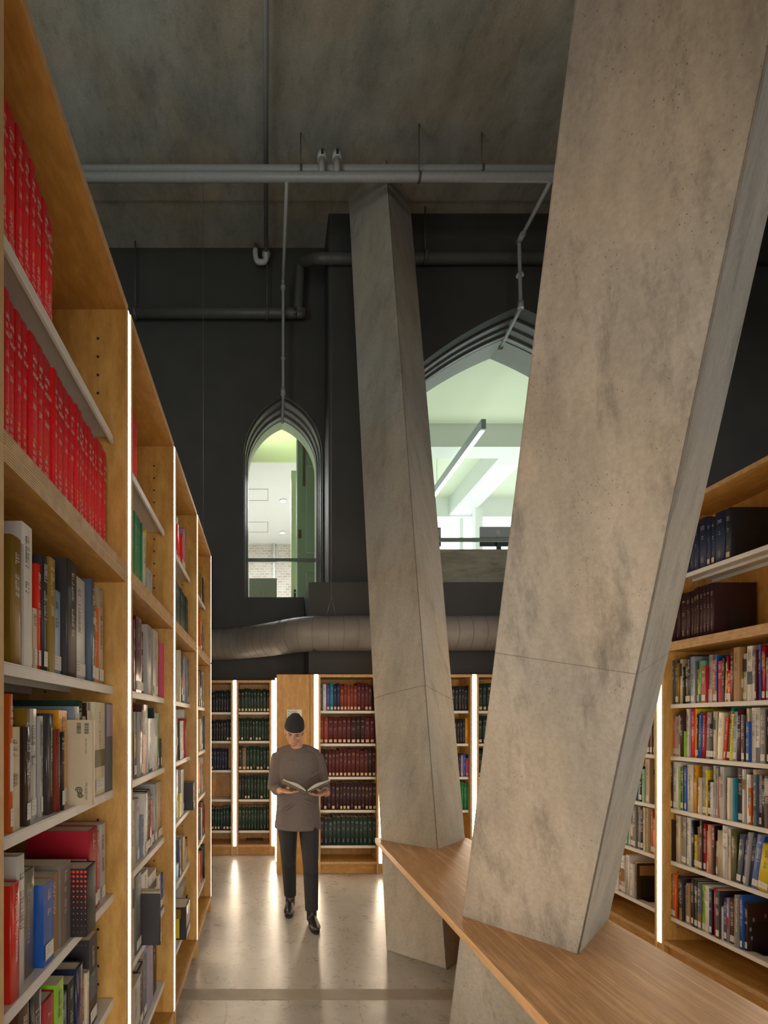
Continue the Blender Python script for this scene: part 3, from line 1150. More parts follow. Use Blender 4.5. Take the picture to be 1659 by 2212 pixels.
def bmat(c, kind):
    hexv, _ = COLORS[c]
    if kind == 'bound':
        return pmat('cloth_' + c, hexv, 0.55, var=0.14, vscale=90, bump=0.1)
    if kind == 'gloss':
        return pmat('film_' + c, hexv, 0.28, coat=0.5, var=0.06, vscale=15)
    return pmat('print_' + c, hexv, 0.42, var=0.06, vscale=20)


LIGHT = {'white', 'cream', 'beige', 'silver', 'yellow', 'peach', 'paleblue', 'lime', 'amber', 'mint', 'steel', 'tan'}
ALT = ['white', 'charcoal', 'cream', 'navy', 'brick', 'tan', 'silver', 'umber', 'slate', 'olive', 'black', 'taupe']
M_dotp = pmat('magenta_dot', 'c8306a', 0.5)
M_doto = pmat('orange_dot', 'e08a28', 0.5)
_bk = {}
_meshcount = [0]


def marks(mb, t, h, style, mat, rng, labmat, lab):
    y = -0.0006
    cw = min(t * 0.34, 0.009)
    cx = t / 2

    def q(x0, x1, z0, z1, m_, yy=y):
        mb.face([(x0, yy, z0), (x1, yy, z0), (x1, yy, z1), (x0, yy, z1)], m_)
    if style == 'bound':
        z = h * 0.84
        for k in range(rng.choice((2, 3, 4))):
            w = t * rng.uniform(0.18, 0.30)
            q(cx - w, cx + w, z - 0.0022, z, mat)
            z -= 0.0075
        z = h * rng.uniform(0.56, 0.64)
        for k in range(2):
            w = t * rng.uniform(0.08, 0.16)
            q(cx - w, cx + w, z - 0.004, z, mat)
            z -= 0.014
        if not lab:
            z = h * 0.22
            for k in range(5):
                w = t * rng.uniform(0.1, 0.2)
                q(cx - w, cx + w * 0.6, z - 0.003, z, mat)
                z -= 0.008
        q(cx - 0.002, cx + 0.002, h * 0.25, h * 0.25 + 0.004, M_dotp if rng.random() < 0.5 else M_doto)
    elif t > 0.008:
        z = h * rng.uniform(0.86, 0.94)
        stop = h * rng.uniform(0.35, 0.6)
        gap_at = h * rng.uniform(0.6, 0.8)
        while z > stop:
            gh = rng.uniform(0.0025, 0.0055) * (0.6 + 20 * cw)
            if abs(z - gap_at) > 0.012 and rng.random() > 0.13:
                # a small glyph: bar plus cross strokes
                q(cx - cw, cx - cw * 0.55, z - gh, z, mat)
                if rng.random() < 0.7:
                    q(cx - cw, cx + cw, z - gh * 0.28, z, mat)
                if rng.random() < 0.5:
                    q(cx - cw * 0.3, cx + cw, z - gh, z - gh * 0.72, mat)
            z -= gh * 1.45
    if lab:
        lh = 0.038 if style != 'bound' else 0.031
        q(t * (0.1 if style != 'bound' else 0.2), t * (0.9 if style != 'bound' else 0.8), 0.014, 0.014 + lh, labmat, -0.0010)
        z = 0.014 + lh - 0.006
        for k in range(3):
            w = t * rng.uniform(0.08, 0.2)
            q(cx - t * 0.25, cx - t * 0.25 + w * 2, z - 0.0014, z, M_inkl, -0.0014)
            z -= 0.0085


def book_root(name, t, h, d, color, style, side, rng, parts, lab, alt=None, art=True, marks_on=True):
    """one book: spine at y=0, x from 0 to t"""
    kind = 'bound' if style == 'bound' else ('gloss' if rng.random() < 0.45 else 'print')
    cm = bmat(color, kind)
    hard = style == 'bound' or (style != 'soft' and t > 0.014 and rng.random() < 0.6)
    mb = MB()
    b = min(0.004, t * 0.14) if hard else min(0.0012, t * 0.1)
    ct_ = 0.0026 if hard else 0.0006
    out = [(0, d), (0, b)]
    ns = 5 if hard else 2
    for k in range(1, ns):
        a = math.pi * k / ns
        out.append((t / 2 - t / 2 * math.cos(a), b - b * math.sin(a)))
    out += [(t, b), (t, d)]
    inn = [(t - ct_, d), (t - ct_, b + ct_), (ct_, b + ct_), (ct_, d)]
    if t < 0.007:
        mb.box(0, t, 0, d, 0, h, cm)
    else:
        # cover as strips so that it stays a clean U
        left = [(0, d), (0, b), (ct_, b + ct_), (ct_, d)]
        right = [(t - ct_, d), (t - ct_, b + ct_), (t, b), (t, d)]
        mb.prism(left, 0, h, 2, cm)
        mb.prism(right, 0, h, 2, cm)
        mb.prism(out[1:-1] + [(t - ct_, b + ct_), (ct_, b + ct_)], 0, h, 2, cm, smooth=hard)
        ins = 0.003 if hard else 0.0002
        pb = MB() if parts else mb
        pb.box(ct_, t - ct_, b + ct_, d - ins - 0.0005, ins, h - ins, M_page)
    altc = alt or rng.choice(ALT)
    am = bmat(altc, 'print')
    if art and style != 'bound':
        if rng.random() < 0.35 and t > 0.01:
            z0 = rng.choice((0.0, h * 0.62, h * 0.3)) + 0.0005
            z1 = min(h - 0.0005, z0 + h * rng.uniform(0.15, 0.37))
            mb.face([(0.0008, -0.0003, z0), (t - 0.0008, -0.0003, z0), (t - 0.0008, -0.0003, z1), (0.0008, -0.0003, z1)], am)
        if rng.random() < 0.8:
            xs = -0.0003 if side < 0 else t + 0.0003
            for k in range(rng.choice((1, 2, 3))):
                y0 = rng.uniform(0.01, d * 0.4)
                y1 = rng.uniform(y0 + 0.03, d - 0.01)
                z0 = rng.uniform(0.01, h * 0.7)
                z1 = rng.uniform(z0 + 0.03, h - 0.01)
                m2 = bmat(rng.choice(ALT + [altc]), 'print')
                xk = xs + (-0.0002 if side < 0 else 0.0002) * k
                q = [(xk, y0, z0), (xk, y1, z0), (xk, y1, z1), (xk, y0, z1)]
                mb.face(q if side > 0 else q[::-1], m2)
    if marks_on:
        mm = (M_ink if color in LIGHT else (M_dimw if style == 'bound' and name == 'bound_volume' else M_white))
        if style == 'bound' and rng.random() < 0.3:
            mm = M_gold
        marks(mb, t, h, style, mm, rng, M_labc if style == 'bound' else M_lab, lab)
    o = mb.build(name)
    if parts and t >= 0.007:
        pb.build('page_block', o)
    return o, b


ROWS = {
    'L': dict(rz=R90, side=-1),
    'R': dict(rz=-R90, side=1),
    'B': dict(rz=0.0, side=1),
}
BOOKN = [0]


def place_book(o, row, u, v, z, t, lean, depth_plane):
    """u along the row (left to right), v setback of the spine from the case front"""
    th = math.radians(lean)
    M0 = Matrix.Translation((u, v, z))
    if abs(th) > 1e-4:
        if th > 0:   # top to the right: pivots on its lower right corner
            M0 = Matrix.Translation((u + t, v, z)) @ Matrix.Rotation(th, 4, 'Y') @ Matrix.Translation((-t, 0, 0))
        else:
            M0 = Matrix.Translation((u, v, z)) @ Matrix.Rotation(th, 4, 'Y')
    o.matrix_world = row @ M0


def row_matrix(kind, origin):
    rz = ROWS[kind]['rz']
    return Matrix.Translation((origin[0], origin[1], 0)) @ Matrix.Rotation(rz, 4, 'Z')


BIG_TITLES = {}


def fill(kind, origin, base, spec, frame, where, start, set_=0.06, style='mix', parts=False, name='book', group=None, lab=0.75, seed=1):
    """spec: 'x colour top [options]; ...' measured along the shelf; frame=(ox, oy, scale, plane)"""
    rng = random.Random(seed)
    ox, oy, s = frame
    row = row_matrix(kind, origin)

    def to_u(zx):
        px = ox + zx / s
        if kind == 'L':
            Y = 1150.0 * (abs(XL) + set_) / (577.0 - px)
            return Y - origin[1], Y
        if kind == 'R':
            Y = 1150.0 * (XR + set_) / (px - 577.0)
            return origin[1] - Y, Y
        Y = origin[1] + set_
        return (px - 577.0) * Y / 1150.0 - origin[0], Y
    u0, _ = to_u(start)
    items = [i.split() for i in spec.split(';') if i.strip()]
    for n, it in enumerate(items):
        x, color, top = float(it[0]), it[1], it[2]
        op = dict(p.split('=') for p in it[3:] if '=' in p)
        u1, Y = to_u(x)
        t = max(0.004, u1 - u0 - 0.0012)
        if top.startswith('h'):
            h = float(top[1:])
        else:
            h = CAMZ + (1560.0 - (oy + float(top) / s)) * Y / 1150.0 - base
        h = max(0.15, min(0.385 if base in (2.2,) else 0.325, h))
        lean = float(op.get('lean', 0))
        outv = float(op.get('out', rng.uniform(-0.012, 0.012) if style != 'bound' else rng.uniform(-0.004, 0.004)))
        d = float(op.get('d', min(0.27, max(0.15, h * rng.uniform(0.68, 0.85)))))
        st = op.get('st', style)
        haslab = rng.random() < lab and t > 0.009 and 'nolab' not in it
        o, b = book_root(name, t, h, d, color, st, ROWS[kind]['side'], rng, parts, haslab, op.get('alt'), 'noart' not in it, 'nomark' not in it)
        if 'dx' in op:
            u0 += float(op['dx'])
        place_book(o, row, u0 + 0.0006, set_ - outv, base, t, lean, 0)
        size = 'tall' if h > 0.29 else ('small' if h < 0.215 else '')
        thick = 'thick' if t > 0.04 else ('thin' if t < 0.013 else '')
        bind = 'bound volume' if st == 'bound' else 'book'
        adj = ' '.join(a for a in (thick or size, COLORS[color][1], bind) if a)
        ex = op.get('ex', '').replace('_', ' ')
        tag(o, ('%s%s, %s from left, %s' % (adj, (' ' + ex) if ex else '', ords[min(n, 34)], where)), bind, group)
        if 'id' in op:
            BIG_TITLES[op['id']] = (o, t, h, d)
        u0 = u1
        BOOKN[0] += 1
    return u0


def auto(kind, origin, base, x0, x1, frame, colors, where, hr, tr, style='mix', seed=1, name='book', group=None, set_=0.06, lab=0.75, parts=False):
    """evenly run of books between two image columns; colors cycle"""
    rng = random.Random(seed * 7 + 3)
    ox, oy, s = frame
    n = len(colors)
    ws = [rng.uniform(*tr) for _ in range(n)]
    # widths along the shelf, then back to columns
    def col_u(px):
        if kind == 'L':
            return 1150.0 * (abs(XL) + set_) / (577.0 - px)
        if kind == 'R':
            return -1150.0 * (XR + set_) / (px - 577.0)
        return px
    a, b = col_u(ox + x0 / s), col_u(ox + x1 / s)
    tot = sum(ws)
    u = a
    spec = []
    for c, w in zip(colors, ws):
        u += w / tot * (b - a)
        if kind == 'L':
            px = 577.0 - 1150.0 * (abs(XL) + set_) / u
        elif kind == 'R':
            px = 577.0 + 1150.0 * (XR + set_) / (-u)
        else:
            px = u
        spec.append('%.3f %s h%.3f' % ((px - ox) * s, c, rng.uniform(*hr)))
    return fill(kind, origin, base, ';'.join(spec), frame, where, x0, set_, style, parts, name, group, lab, seed)


Z1, Z2, Z3, Z4, Z5 = (0, 0, 2.963), (0, 700, 3.456), (0, 1100, 4.81), (0, 1480, 5.267), (0, 1800, 5.37)
OL = [(XL, y + 0.02) for _, y in LB]
REDG = 'red bound volumes of the upper left shelves'


def red_titles(o, t, h, k):
    w = t * 0.62
    x = t * 0.2
    y = -0.0012
    vol, yr = ['114', '114', '115', '115', '116', '117', '118'][k % 7], ['2004', '2004', '2005', '2005', '2006', '2007', '2008'][k % 7]
    for s_, z, sz, wf in (('GARTEN', 0.83, 0.016, 0.85), ('UND', 0.78, 0.015, 0.45), ('LANDSCHAFT', 0.73, 0.015, 1.15), (vol, 0.61, 0.018, 0.6), (yr, 0.52, 0.018, 0.75),
                          ('SB', 0.27, 0.014, 0.45), ('10', 0.225, 0.014, 0.45), ('G27', 0.18, 0.014, 0.6), ('v.' + vol, 0.135, 0.014, 0.9), ('no.1-6', 0.085, 0.014, 1.0)):
        text_on(o, s_, sz, (x, y, z * h), (1, 0, 0), (0, 0, 1), M_white, width=w * wf)
    m_ = MB()
    m_.tube([(t * 0.45, -0.0001, h * 0.32), (t * 0.45, -0.0009, h * 0.32)], 0.0045, M_doto, 12)
    m_.build('orange_sticker', o)


def red_row(base, xs, hs, where, frame, start, seed):
    spec = ';'.join('%g red h%g nomark noart id=r%d_%d' % (x, h, seed, i) for i, (x, h) in enumerate(zip(xs, hs)))
    fill('L', OL[0], base, spec, frame, where, start, 0.06, 'bound', True, 'bound_volume', REDG, 0.0, seed)
    for i in range(len(xs)):
        o, t, h, d = BIG_TITLES['r%d_%d' % (seed, i)]
        red_titles(o, t, h, i + seed)


red_row(2.65, [-60, 10, 50, 108, 148, 190, 225, 270, 308, 352], [.33, .335, .335, .334, .325, .322, .315, .30, .292, .287],
        'top shelf of nearest left bay', Z1, -150, 11)
red_row(2.20, [-30, 20, 72, 130, 175, 222, 280, 327, 395, 425, 475, 520, 557, 582, 608, 635, 660, 688, 712, 728, 770, 798],
        [.365, .366, .365, .364, .366, .367, .363, .366, .368, .366, .365, .364, .366, .367, .366, .365, .366, .368, .366, .365, .375, .37],
        'shelf above divider, nearest left bay', Z2, -110, 12)

LG = 'modern books in the nearest left bay'
fill('L', OL[0], 1.775, '70 charcoal 110 noart;185 olive 335 noart id=mughal;205 silver 370 id=trad noart nomark;315 white 205 alt=grey;385 peach 600 alt=brown;425 cream 1165 id=india noart;460 scarlet 585 noart;'
     '510 charcoal 510 noart;570 olive 535 noart st=soft;672 paleblue 875 noart;780 charcoal 575 alt=orange;925 white 770 alt=maroon;957 slate 745 noart;975 tan 850;1040 orange 1035 alt=umber;1092 beige 848',
     Z3, 'first shelf under divider, nearest left bay', 42, parts=True, group=LG, seed=21)
fill('L', OL[0], 1.415, '97 orange 105 alt=white;215 cream 475 alt=black id=correa;240 indigo 585;300 umber 475 noart;355 olive 265 alt=purple;420 silver 270;470 silver 275;500 silver 360 alt=grey;548 silver 350 alt=charcoal id=raj nomark;'
     '628 charcoal 325 noart nomark id=snehal;672 rust 500 id=shodhan nomark;712 black 530 alt=lime;808 amber 290 alt=cream;845 beige 395 out=0.060 d=0.21 id=ada noart nomark nolab st=soft;900 steel 245;975 dgreen 180 noart;1005 cream 355;1050 umber 205;1170 cream 205 alt=moss;1340 slate 220 alt=lilac;1368 teal 440 alt=mint',
     Z4, 'second shelf under divider, nearest left bay', 50, parts=True, group=LG, seed=22)
fill('L', OL[0], 1.05, '190 scarlet 545 id=tropical noart nomark;215 white 790 alt=black;310 white 225 noart;470 taupe 375 id=scda noart nomark;590 blue 520 noart;685 tan 440 id=wow noart nomark;800 taupe 300 noart;'
     '930 black 320 alt=scarlet id=dots noart nomark out=0.05;1000 cream 300 noart st=soft;1022 moss 480;1128 crimson -90 noart;1165 coral -30 noart;1215 silver -130 noart',
     Z5, 'third shelf under divider, nearest left bay', 75, parts=True, group=LG, seed=23)
fill('L', OL[0], 0.685, '330 brown 1650;470 black 1700;605 crimson 1815 noart;700 lime 1650 noart;745 yellow 1930;815 steel 1820 noart;895 black 1650 noart;975 navy 1480 id=world nomark noart alt=crimson;1012 crimson 1560 ;1048 cream 1575 noart id=corb nomark;1140 charcoal 1130 alt=slate',
     Z5, 'fourth shelf under divider, nearest left bay', 200, parts=True, group=LG, seed=24)

V = dict(right=(0, 0, -1), up=(1, 0, 0))


def vtitle(idn, s_, z0, size, mat, fx=0.35, width=None):
    o, t, h, d = BIG_TITLES[idn]
    text_on(o, s_, size, (t * fx, -0.0014, h * z0), V['right'], V['up'], mat, width=width)


vtitle('trad', 'TRADITIONAL INDIAN ARCHITECTURE', 0.78, 0.012, M_white, 0.3, width=0.15)
vtitle('raj', 'WORKS OF MAHENDRA RAJ', 0.93, 0.010, M_white, 0.3, width=0.15)
vtitle('snehal', 'SNEHAL SHAH', 0.86, 0.013, M_white, 0.42, width=0.085)
vtitle('snehal', 'ARCHITECT', 0.44, 0.010, M_gold, 0.42, width=0.07)
vtitle('shodhan', 'The Architecture of Shodhan Sharma', 0.9, 0.008, M_white, 0.3, width=0.13)
vtitle('tropical', 'Tropical Expression', 0.93, 0.014, M_white, 0.4, width=0.15)
vtitle('scda', 'SCDA ARCHITECTS II', 0.88, 0.013, M_labc, 0.35, width=0.14)
vtitle('wow', 'WOW', 0.90, 0.022, M_white, 0.3, width=0.085)
vtitle('world', 'WORLD BUILDINGS', 0.8, 0.014, pmat('pink_print', 'c07a8a', 0.5), 0.35, width=0.16)
vtitle('corb', 'LE CORBUSIER', 0.9, 0.010, pmat('red_print', 'a83028', 0.5), 0.35, width=0.10)
o, t, h, d = BIG_TITLES['correa']
m_ = MB()
for (y0, y1, z0, z1) in ((0.0, 0.16, 0.6, 0.985), (0.05, 0.15, 0.38, 0.46), (0.0, 0.12, 0.02, 0.10)):
    m_.face([(-0.0012, y1, z0 * h), (-0.0012, y0 + 0.001, z0 * h), (-0.0012, y0 + 0.001, z1 * h), (-0.0012, y1, z1 * h)], bmat('black', 'print'))
m_.build('cover_print', o)
o, t, h, d = BIG_TITLES['mughal']
for k, s_ in enumerate(('MUGHAL', 'ARCHITECTURE', 'IN INDIA')):
    text_on(o, s_, 0.009, (-0.0012, 0.075, h * (0.8 - 0.07 * k)), (0, -1, 0), (0, 0, 1), M_white, width=(0.04, 0.055, 0.04)[k])
# back cover with the double spiral, turned towards the viewer
o, t, h, d = BIG_TITLES['ada']
ink = pmat('spiral_ink', '1a1a1a', 0.5)
m_ = MB()


def spiral(m_, cy, cz, r0, sgn, start):
    pts = []
    for k in range(46):
        a = start + sgn * k * 0.28
        r = r0 * (1 - k / 50.0)
        pts.append((cy + r * math.cos(a), cz + r * math.sin(a)))
    for (p, q) in zip(pts[:-1], pts[1:]):
        dx, dz = q[0] - p[0], q[1] - p[1]
        l = math.hypot(dx, dz) or 1
        nx, nz = -dz / l * 0.0012, dx / l * 0.0012
        m_.face([(-0.0011, p[0] + nx, p[1] + nz), (-0.0011, q[0] + nx, q[1] + nz), (-0.0011, q[0] - nx, q[1] - nz), (-0.0011, p[0] - nx, p[1] - nz)], ink)


spiral(m_, 0.037, h * 0.175, 0.0105, 1, 0.0)
spiral(m_, 0.034, h * 0.125, 0.0085, 1, math.pi)
m_.build('spiral_logo', o)
text_on(o, 'A.D.A. EDITA Tokyo', 0.010, (-0.0011, 0.014, h * 0.07), (0, 0, 1), (0, 1, 0), ink, width=h * 0.2)
m_ = MB()
rg = random.Random(5)
for y0 in (0.032, 0.010):
    z = h * 0.84
    while z < h * 0.955:
        w = rg.uniform(0.0006, 0.0022)
        m_.face([(-0.0011, y0 + 0.012, z), (-0.0011, y0, z), (-0.0011, y0, z + w), (-0.0011, y0 + 0.012, z + w)], ink)
        z += w + rg.uniform(0.0006, 0.0018)
m_.build('barcode', o)
text_on(o, 'ISBN 4-87140', 0.005, (-0.0011, 0.016, h * 0.60), (0, 0, 1), (0, 1, 0), ink, width=h * 0.18)
o, t, h, d = BIG_TITLES['dots']
m_ = MB()
dotm = bmat('scarlet', 'print')
for i in range(14):
    for j in range(5):
        y_ = 0.004 + j * 0.011
        z_ = h * 0.96 - i * 0.0125 * (1 + 0.02 * i)
        r_ = max(0.0012, 0.0042 - 0.00028 * i)
        m_.face([(-0.0012, y_ + r_ * math.cos(a), z_ + r_ * math.sin(a)) for a in [k * math.pi / 4 for k in range(8)]][::-1], dotm)
m_.build('dot_print', o)

# second left bay
Z6, Z7, Z8 = (260, 860, 3.455), (260, 1380, 5.027), (260, 1800, 5.37)
fill('L', OL[1], 2.65, '60 red h.30;80 red h.30;100 red h.30;112 red h.29;130 red h.28', Z6, 'top shelf of second left bay', 45, style='bound', name='bound_volume', group=REDG, seed=31, lab=0.2)
fill('L', OL[1], 2.20, '75 green h.33;90 green h.33;103 green h.325;123 green h.33;137 green h.33;152 green h.33;165 green h.325;172 green h.325', Z6, 'shelf above divider, second left bay', 50, style='bound', name='bound_volume', group='green bound volumes', seed=32, lab=0)
fill('L', OL[1], 2.20, '182 white h.30 ;190 yellow h.33 lean=6 noart;228 silver h.16 dx=0.02 noart', Z6, 'after the green volumes, second left bay', 173, style='soft', group='books in the second left bay', seed=33, lab=0.5)
G2 = 'books in the second left bay'
fill('L', OL[1], 1.775, '70 grey 1640;82 indigo 1640;95 purple 1660;105 yellow 1665;118 black 1690;158 maroon 1595;168 orange 1740;185 black 1750;220 silver 1715 noart;240 navy 1780;278 silver 1735;300 rust 1800;322 pink 1845 alt=coral',
     Z6, 'first shelf under divider, second left bay', 55, group=G2, seed=34)
fill('L', OL[1], 1.415, '100 grey 700;155 silver 705;190 charcoal 795;222 silver 795 noart;240 maroon 715;268 peach 780 id=pyg nomark;310 steel 720;350 white 865 alt=black;390 white 865 alt=orange;410 dgreen 755;428 mint 810;442 black 1090 st=soft',
     Z7, 'second shelf under divider, second left bay', 80, group=G2, seed=35)
fill('L', OL[1], 1.05, '150 cream 1760;180 cream 1740;210 silver 1720;235 crimson 1860 noart;255 steel 1910 noart;285 white 1665 alt=purple;325 black 1630 noart;347 crimson 1740 noart;378 silver 1690;402 silver 1565;472 beige 1525 noart',
     Z7, 'third shelf under divider, second left bay', 85, group=G2, seed=36)
fill('L', OL[1], 0.685, '150 cream 380;220 grey 420;234 charcoal 700 out=0.090 noart;262 beige 640 out=0.080 noart;330 white 395;415 white 395;445 cream 455;495 blue 430 noart;510 black 600;545 lilac 290 alt=purple;556 yellow 370 st=soft;600 cyan 790 lean=4 out=0.04 h=1',
     Z8, 'fourth shelf under divider, second left bay', 70, group=G2, seed=37)
fill('L', OL[1], 0.295, '120 grey h.25;230 silver h.26;290 charcoal h.27 noart;330 grey h.28;385 lilac h.30;450 black h.32 noart', Z8, 'fifth shelf under divider, second left bay', 40, group=G2, seed=38)
# third left bay
fill('L', OL[2], 2.65, '424 scarlet h.22 noart;434 scarlet h.22 noart;442 white h.28;452 scarlet h.22 noart;462 red h.21 noart;472 lilac h.26;480 pink h.29;488 black h.24 noart', Z6, 'top shelf of third left bay', 414, group='books in the third left bay', seed=41, lab=0.4)
fill('L', OL[2], 2.20, '436 bgreen h.31;450 bgreen h.31;462 bgreen h.31;474 bgreen h.305;484 bgreen h.305;494 bgreen h.30;504 bgreen h.30;516 bgreen h.30;530 slateb h.29', Z6, 'shelf above divider, third left bay', 418, style='bound', name='bound_volume', group='bottle green bound volumes in the third left bay', seed=42, lab=0.1)
G3 = 'books in the third left bay'
fill('L', OL[2], 1.775, '630 silver 120;645 cream 110;662 cream 230;685 slate 75;700 charcoal 200;712 silver 200;722 steel 205;735 navy 215;778 crimson 208 alt=umber', Z7, 'first shelf under divider, third left bay', 612, group=G3, seed=43)
fill('L', OL[2], 1.415, '630 white 780;648 charcoal 890;665 grey 930;690 silver 890;706 crimson 865 alt=white;718 white 770', Z7, 'second shelf under divider, third left bay', 614, group=G3, seed=44)
fill('L', OL[2], 1.05, '640 silver 1410;655 yellow 1690 alt=cream;682 silver 1410 noart;712 orange 1420 alt=black;730 black 1545 out=0.05 noart', Z7, 'third shelf under divider, third left bay', 618, group=G3, seed=45)
fill('L', OL[2], 0.685, '685 slate 55;712 charcoal 70;738 tan 20;752 cream 60;768 yellow 80;785 crimson 60;805 black 10;828 charcoal -10;860 blue -70', Z8, 'fourth shelf under divider, third left bay', 668, group=G3, seed=46)
fill('L', OL[2], 0.295, '725 charcoal 750 alt=yellow out=0.05;775 silver 520;800 black 760 noart;862 umber 605', Z8, 'fifth shelf under divider, third left bay', 672, group=G3, seed=47)
# farthest left bay
G4 = 'books in the farthest left bay'
fill('L', OL[3], 2.65, '586 black h.24;592 olive h.22;600 olive h.22;606 cream h.21;616 umber h.22', Z6, 'top shelf of farthest left bay', 580, group=G4, seed=51, lab=0.2)
fill('L', OL[3], 2.20, '592 orange h.30;602 white h.28;610 dgreen h.27;622 cream h.25;632 grey h.27;640 navy h.28;652 blue h.27;666 orange h.20', Z6, 'shelf above divider, farthest left bay', 584, group=G4, seed=52, lab=0.2)
auto('L', OL[3], 1.775, 850, 950, Z7, ['brown', 'charcoal', 'navy', 'grey', 'cream', 'black', 'silver', 'lilac', 'white'], 'first shelf under divider, farthest left bay', (.23, .31), (.015, .04), seed=53, group=G4)
auto('L', OL[3], 1.415, 856, 908, Z7, ['cream', 'tan', 'white', 'beige', 'crimson', 'mint', 'slate'], 'second shelf under divider, farthest left bay', (.22, .29), (.01, .03), seed=54, group=G4)
auto('L', OL[3], 1.05, 860, 975, Z7, ['scarlet', 'slate', 'cream', 'white', 'cream', 'yellow', 'cream', 'silver', 'green', 'beige'], 'third shelf under divider, farthest left bay', (.22, .31), (.015, .03), seed=55, group=G4)
auto('L', OL[3], 0.685, 862, 968, Z7, ['grey', 'brick', 'cream', 'charcoal', 'crimson', 'black', 'white', 'umber', 'grey', 'black'], 'fourth shelf under divider, farthest left bay', (.22, .31), (.015, .03), seed=56, group=G4)
auto('L', OL[3], 0.295, 930, 985, Z8, ['peach', 'crimson', 'charcoal', 'black', 'beige'], 'fifth shelf under divider, farthest left bay', (.22, .31), (.02, .04), seed=57, group=G4)

# right row, colourful bay
A6, A7, A8 = (1420, 960, 3.81), (1300, 1480, 4.621), (1300, 1800, 4.621)
OR1, OR2 = (XR, 3.74), (XR, 4.67)
GR = 'books in the nearest right bay'
fill('R', OR1, 2.65, '265 navy 600;300 navy 640;340 navy 650;405 navy 590;440 navy 600;475 navy 590;555 navy 537;605 slateb 515 d=0.27', A6, 'top shelf of nearest right bay', 230, style='bound', name='bound_volume', group='navy bound volumes at top right', parts=True, seed=61, lab=0.4)
fill('R', OR1, 2.20, '150 dmaroon 1235;185 dmaroon 1225;238 dmaroon 1222;270 dmaroon 1212;298 dmaroon 1202;320 dmaroon 1185;345 dmaroon 1170;373 dmaroon 1165;405 dmaroon 1157;435 dmaroon 1145;467 dmaroon 1135 d=0.27', A6,
     'shelf above divider, nearest right bay', 90, style='bound', name='bound_volume', group='dark maroon bound volumes at upper right', parts=True, seed=62, lab=0)
fill('R', OR1, 1.775, '150 slate 1775 alt=beige;178 olive 1800;200 cream 1768;218 black 1830;248 moss 1800;262 steel 1845;281 charcoal 1715 d=0.27;318 steel 1745;356 yellow 1850;372 mint 1780;408 crimson 1825;442 silver 1730;'
     '470 orange 1775;488 blue 1735;505 taupe 1780;540 crimson 1780;556 charcoal 1760;570 yellow 1800 lean=2;590 crimson 1740;615 scarlet 1855;640 brown 1670;690 tan 1665;725 cream 1720;770 white 1655;787 navy 1700;815 white 1740;830 maroon 1690;850 indigo 1650;880 crimson 1655;911 lilac 1750;950 cream 1700;1000 charcoal 1690',
     A6, 'first shelf under divider, nearest right bay', 98, parts=True, group=GR, seed=63)
fill('R', OR1, 1.415, '678 yellow 317 noart;692 grey 320;718 coral 325 alt=white;780 silver 312 noart;795 beige 300;822 umber 265 alt=orange;832 lime 460;866 white 225 alt=black id=berlin;882 lilac 225;'
     '915 scarlet 205 lean=1 noart;930 yellow 215 d=0.26 noart id=berl2;948 black 290 noart;990 blue 280 lean=2 noart nomark id=bb1;1030 crimson 280 lean=2 alt=white nomark id=bb2;1075 grey 272 lean=2;1120 charcoal 385;1150 cream 262 alt=black;1200 cream 275 lean=3 noart;'
     '1222 scarlet 325 lean=5 noart;1262 green 218 lean=6 noart alt=umber;1305 yellow 288 lean=4 noart nomark id=self;1345 paleblue 265 lean=2;1390 maroon 238;1425 charcoal 295;1450 cream 232;1480 blue 362 alt=navy;1530 white 225;1550 orange 222;1592 white 225;1645 grey 240;1700 charcoal 260;1760 cream 240;1830 umber 260',
     A7, 'second shelf under divider, nearest right bay', 628, parts=True, group=GR, seed=64)
fill('R', OR1, 1.05, '697 white 755 id=siza nomark noart;720 charcoal 760;768 white 768;785 lime 820;812 navy 820;828 cyan 822;843 blue 830;912 white 797 id=superf nomark noart;948 amber 805 noart;972 cream 925;998 cream 925;1042 silver 812;1060 yellow 850 noart;'
     '1085 maroon 950 noart;1110 white 970;1130 silver 790;1150 silver 830;1184 coral 915 nomark noart id=bohm;1225 silver 818;1250 cream 922;1305 beige 930 noart nomark;1342 teal 930 noart nomark st=soft;1390 charcoal 785;1427 silver 840;1470 white 895 nomark id=bren alt=blue;1498 orange 1030;1532 cream 840;1562 slate 895;1592 lilac 900;1640 umber 905 d=0.26;1700 umber 910;1780 charcoal 930',
     A7, 'third shelf under divider, nearest right bay', 660, parts=True, group=GR, seed=65)
fill('R', OR1, 0.685, '655 white 1345 noart;735 black 1345 noart nomark;778 cream 1305;815 beige 1310 alt=brown;845 grey 1285;876 white 1320;905 black 1355 alt=white;945 yellow 1500 noart;982 tan 1420;1006 umber 1330;1035 crimson 1390 noart;1056 paleblue 1460;1100 peach 1400 nomark id=inv0;1114 orange 1500 noart;'
     '1140 black 1400;1162 cream 1560;1212 beige 1455 nomark id=innov;1265 silver 1370;1286 cream 1435;1342 moss 1450 noart;1395 slate 1490 lean=5 noart;1425 indigo 1480 lean=5;1450 silver 1460 lean=6;1490 navy 1455 lean=7 noart;1560 blue 1490 lean=8 alt=umber;1680 yellow 1600 lean=8 noart',
     A7, 'fourth shelf under divider, nearest right bay', 640, parts=True, group=GR, seed=66)
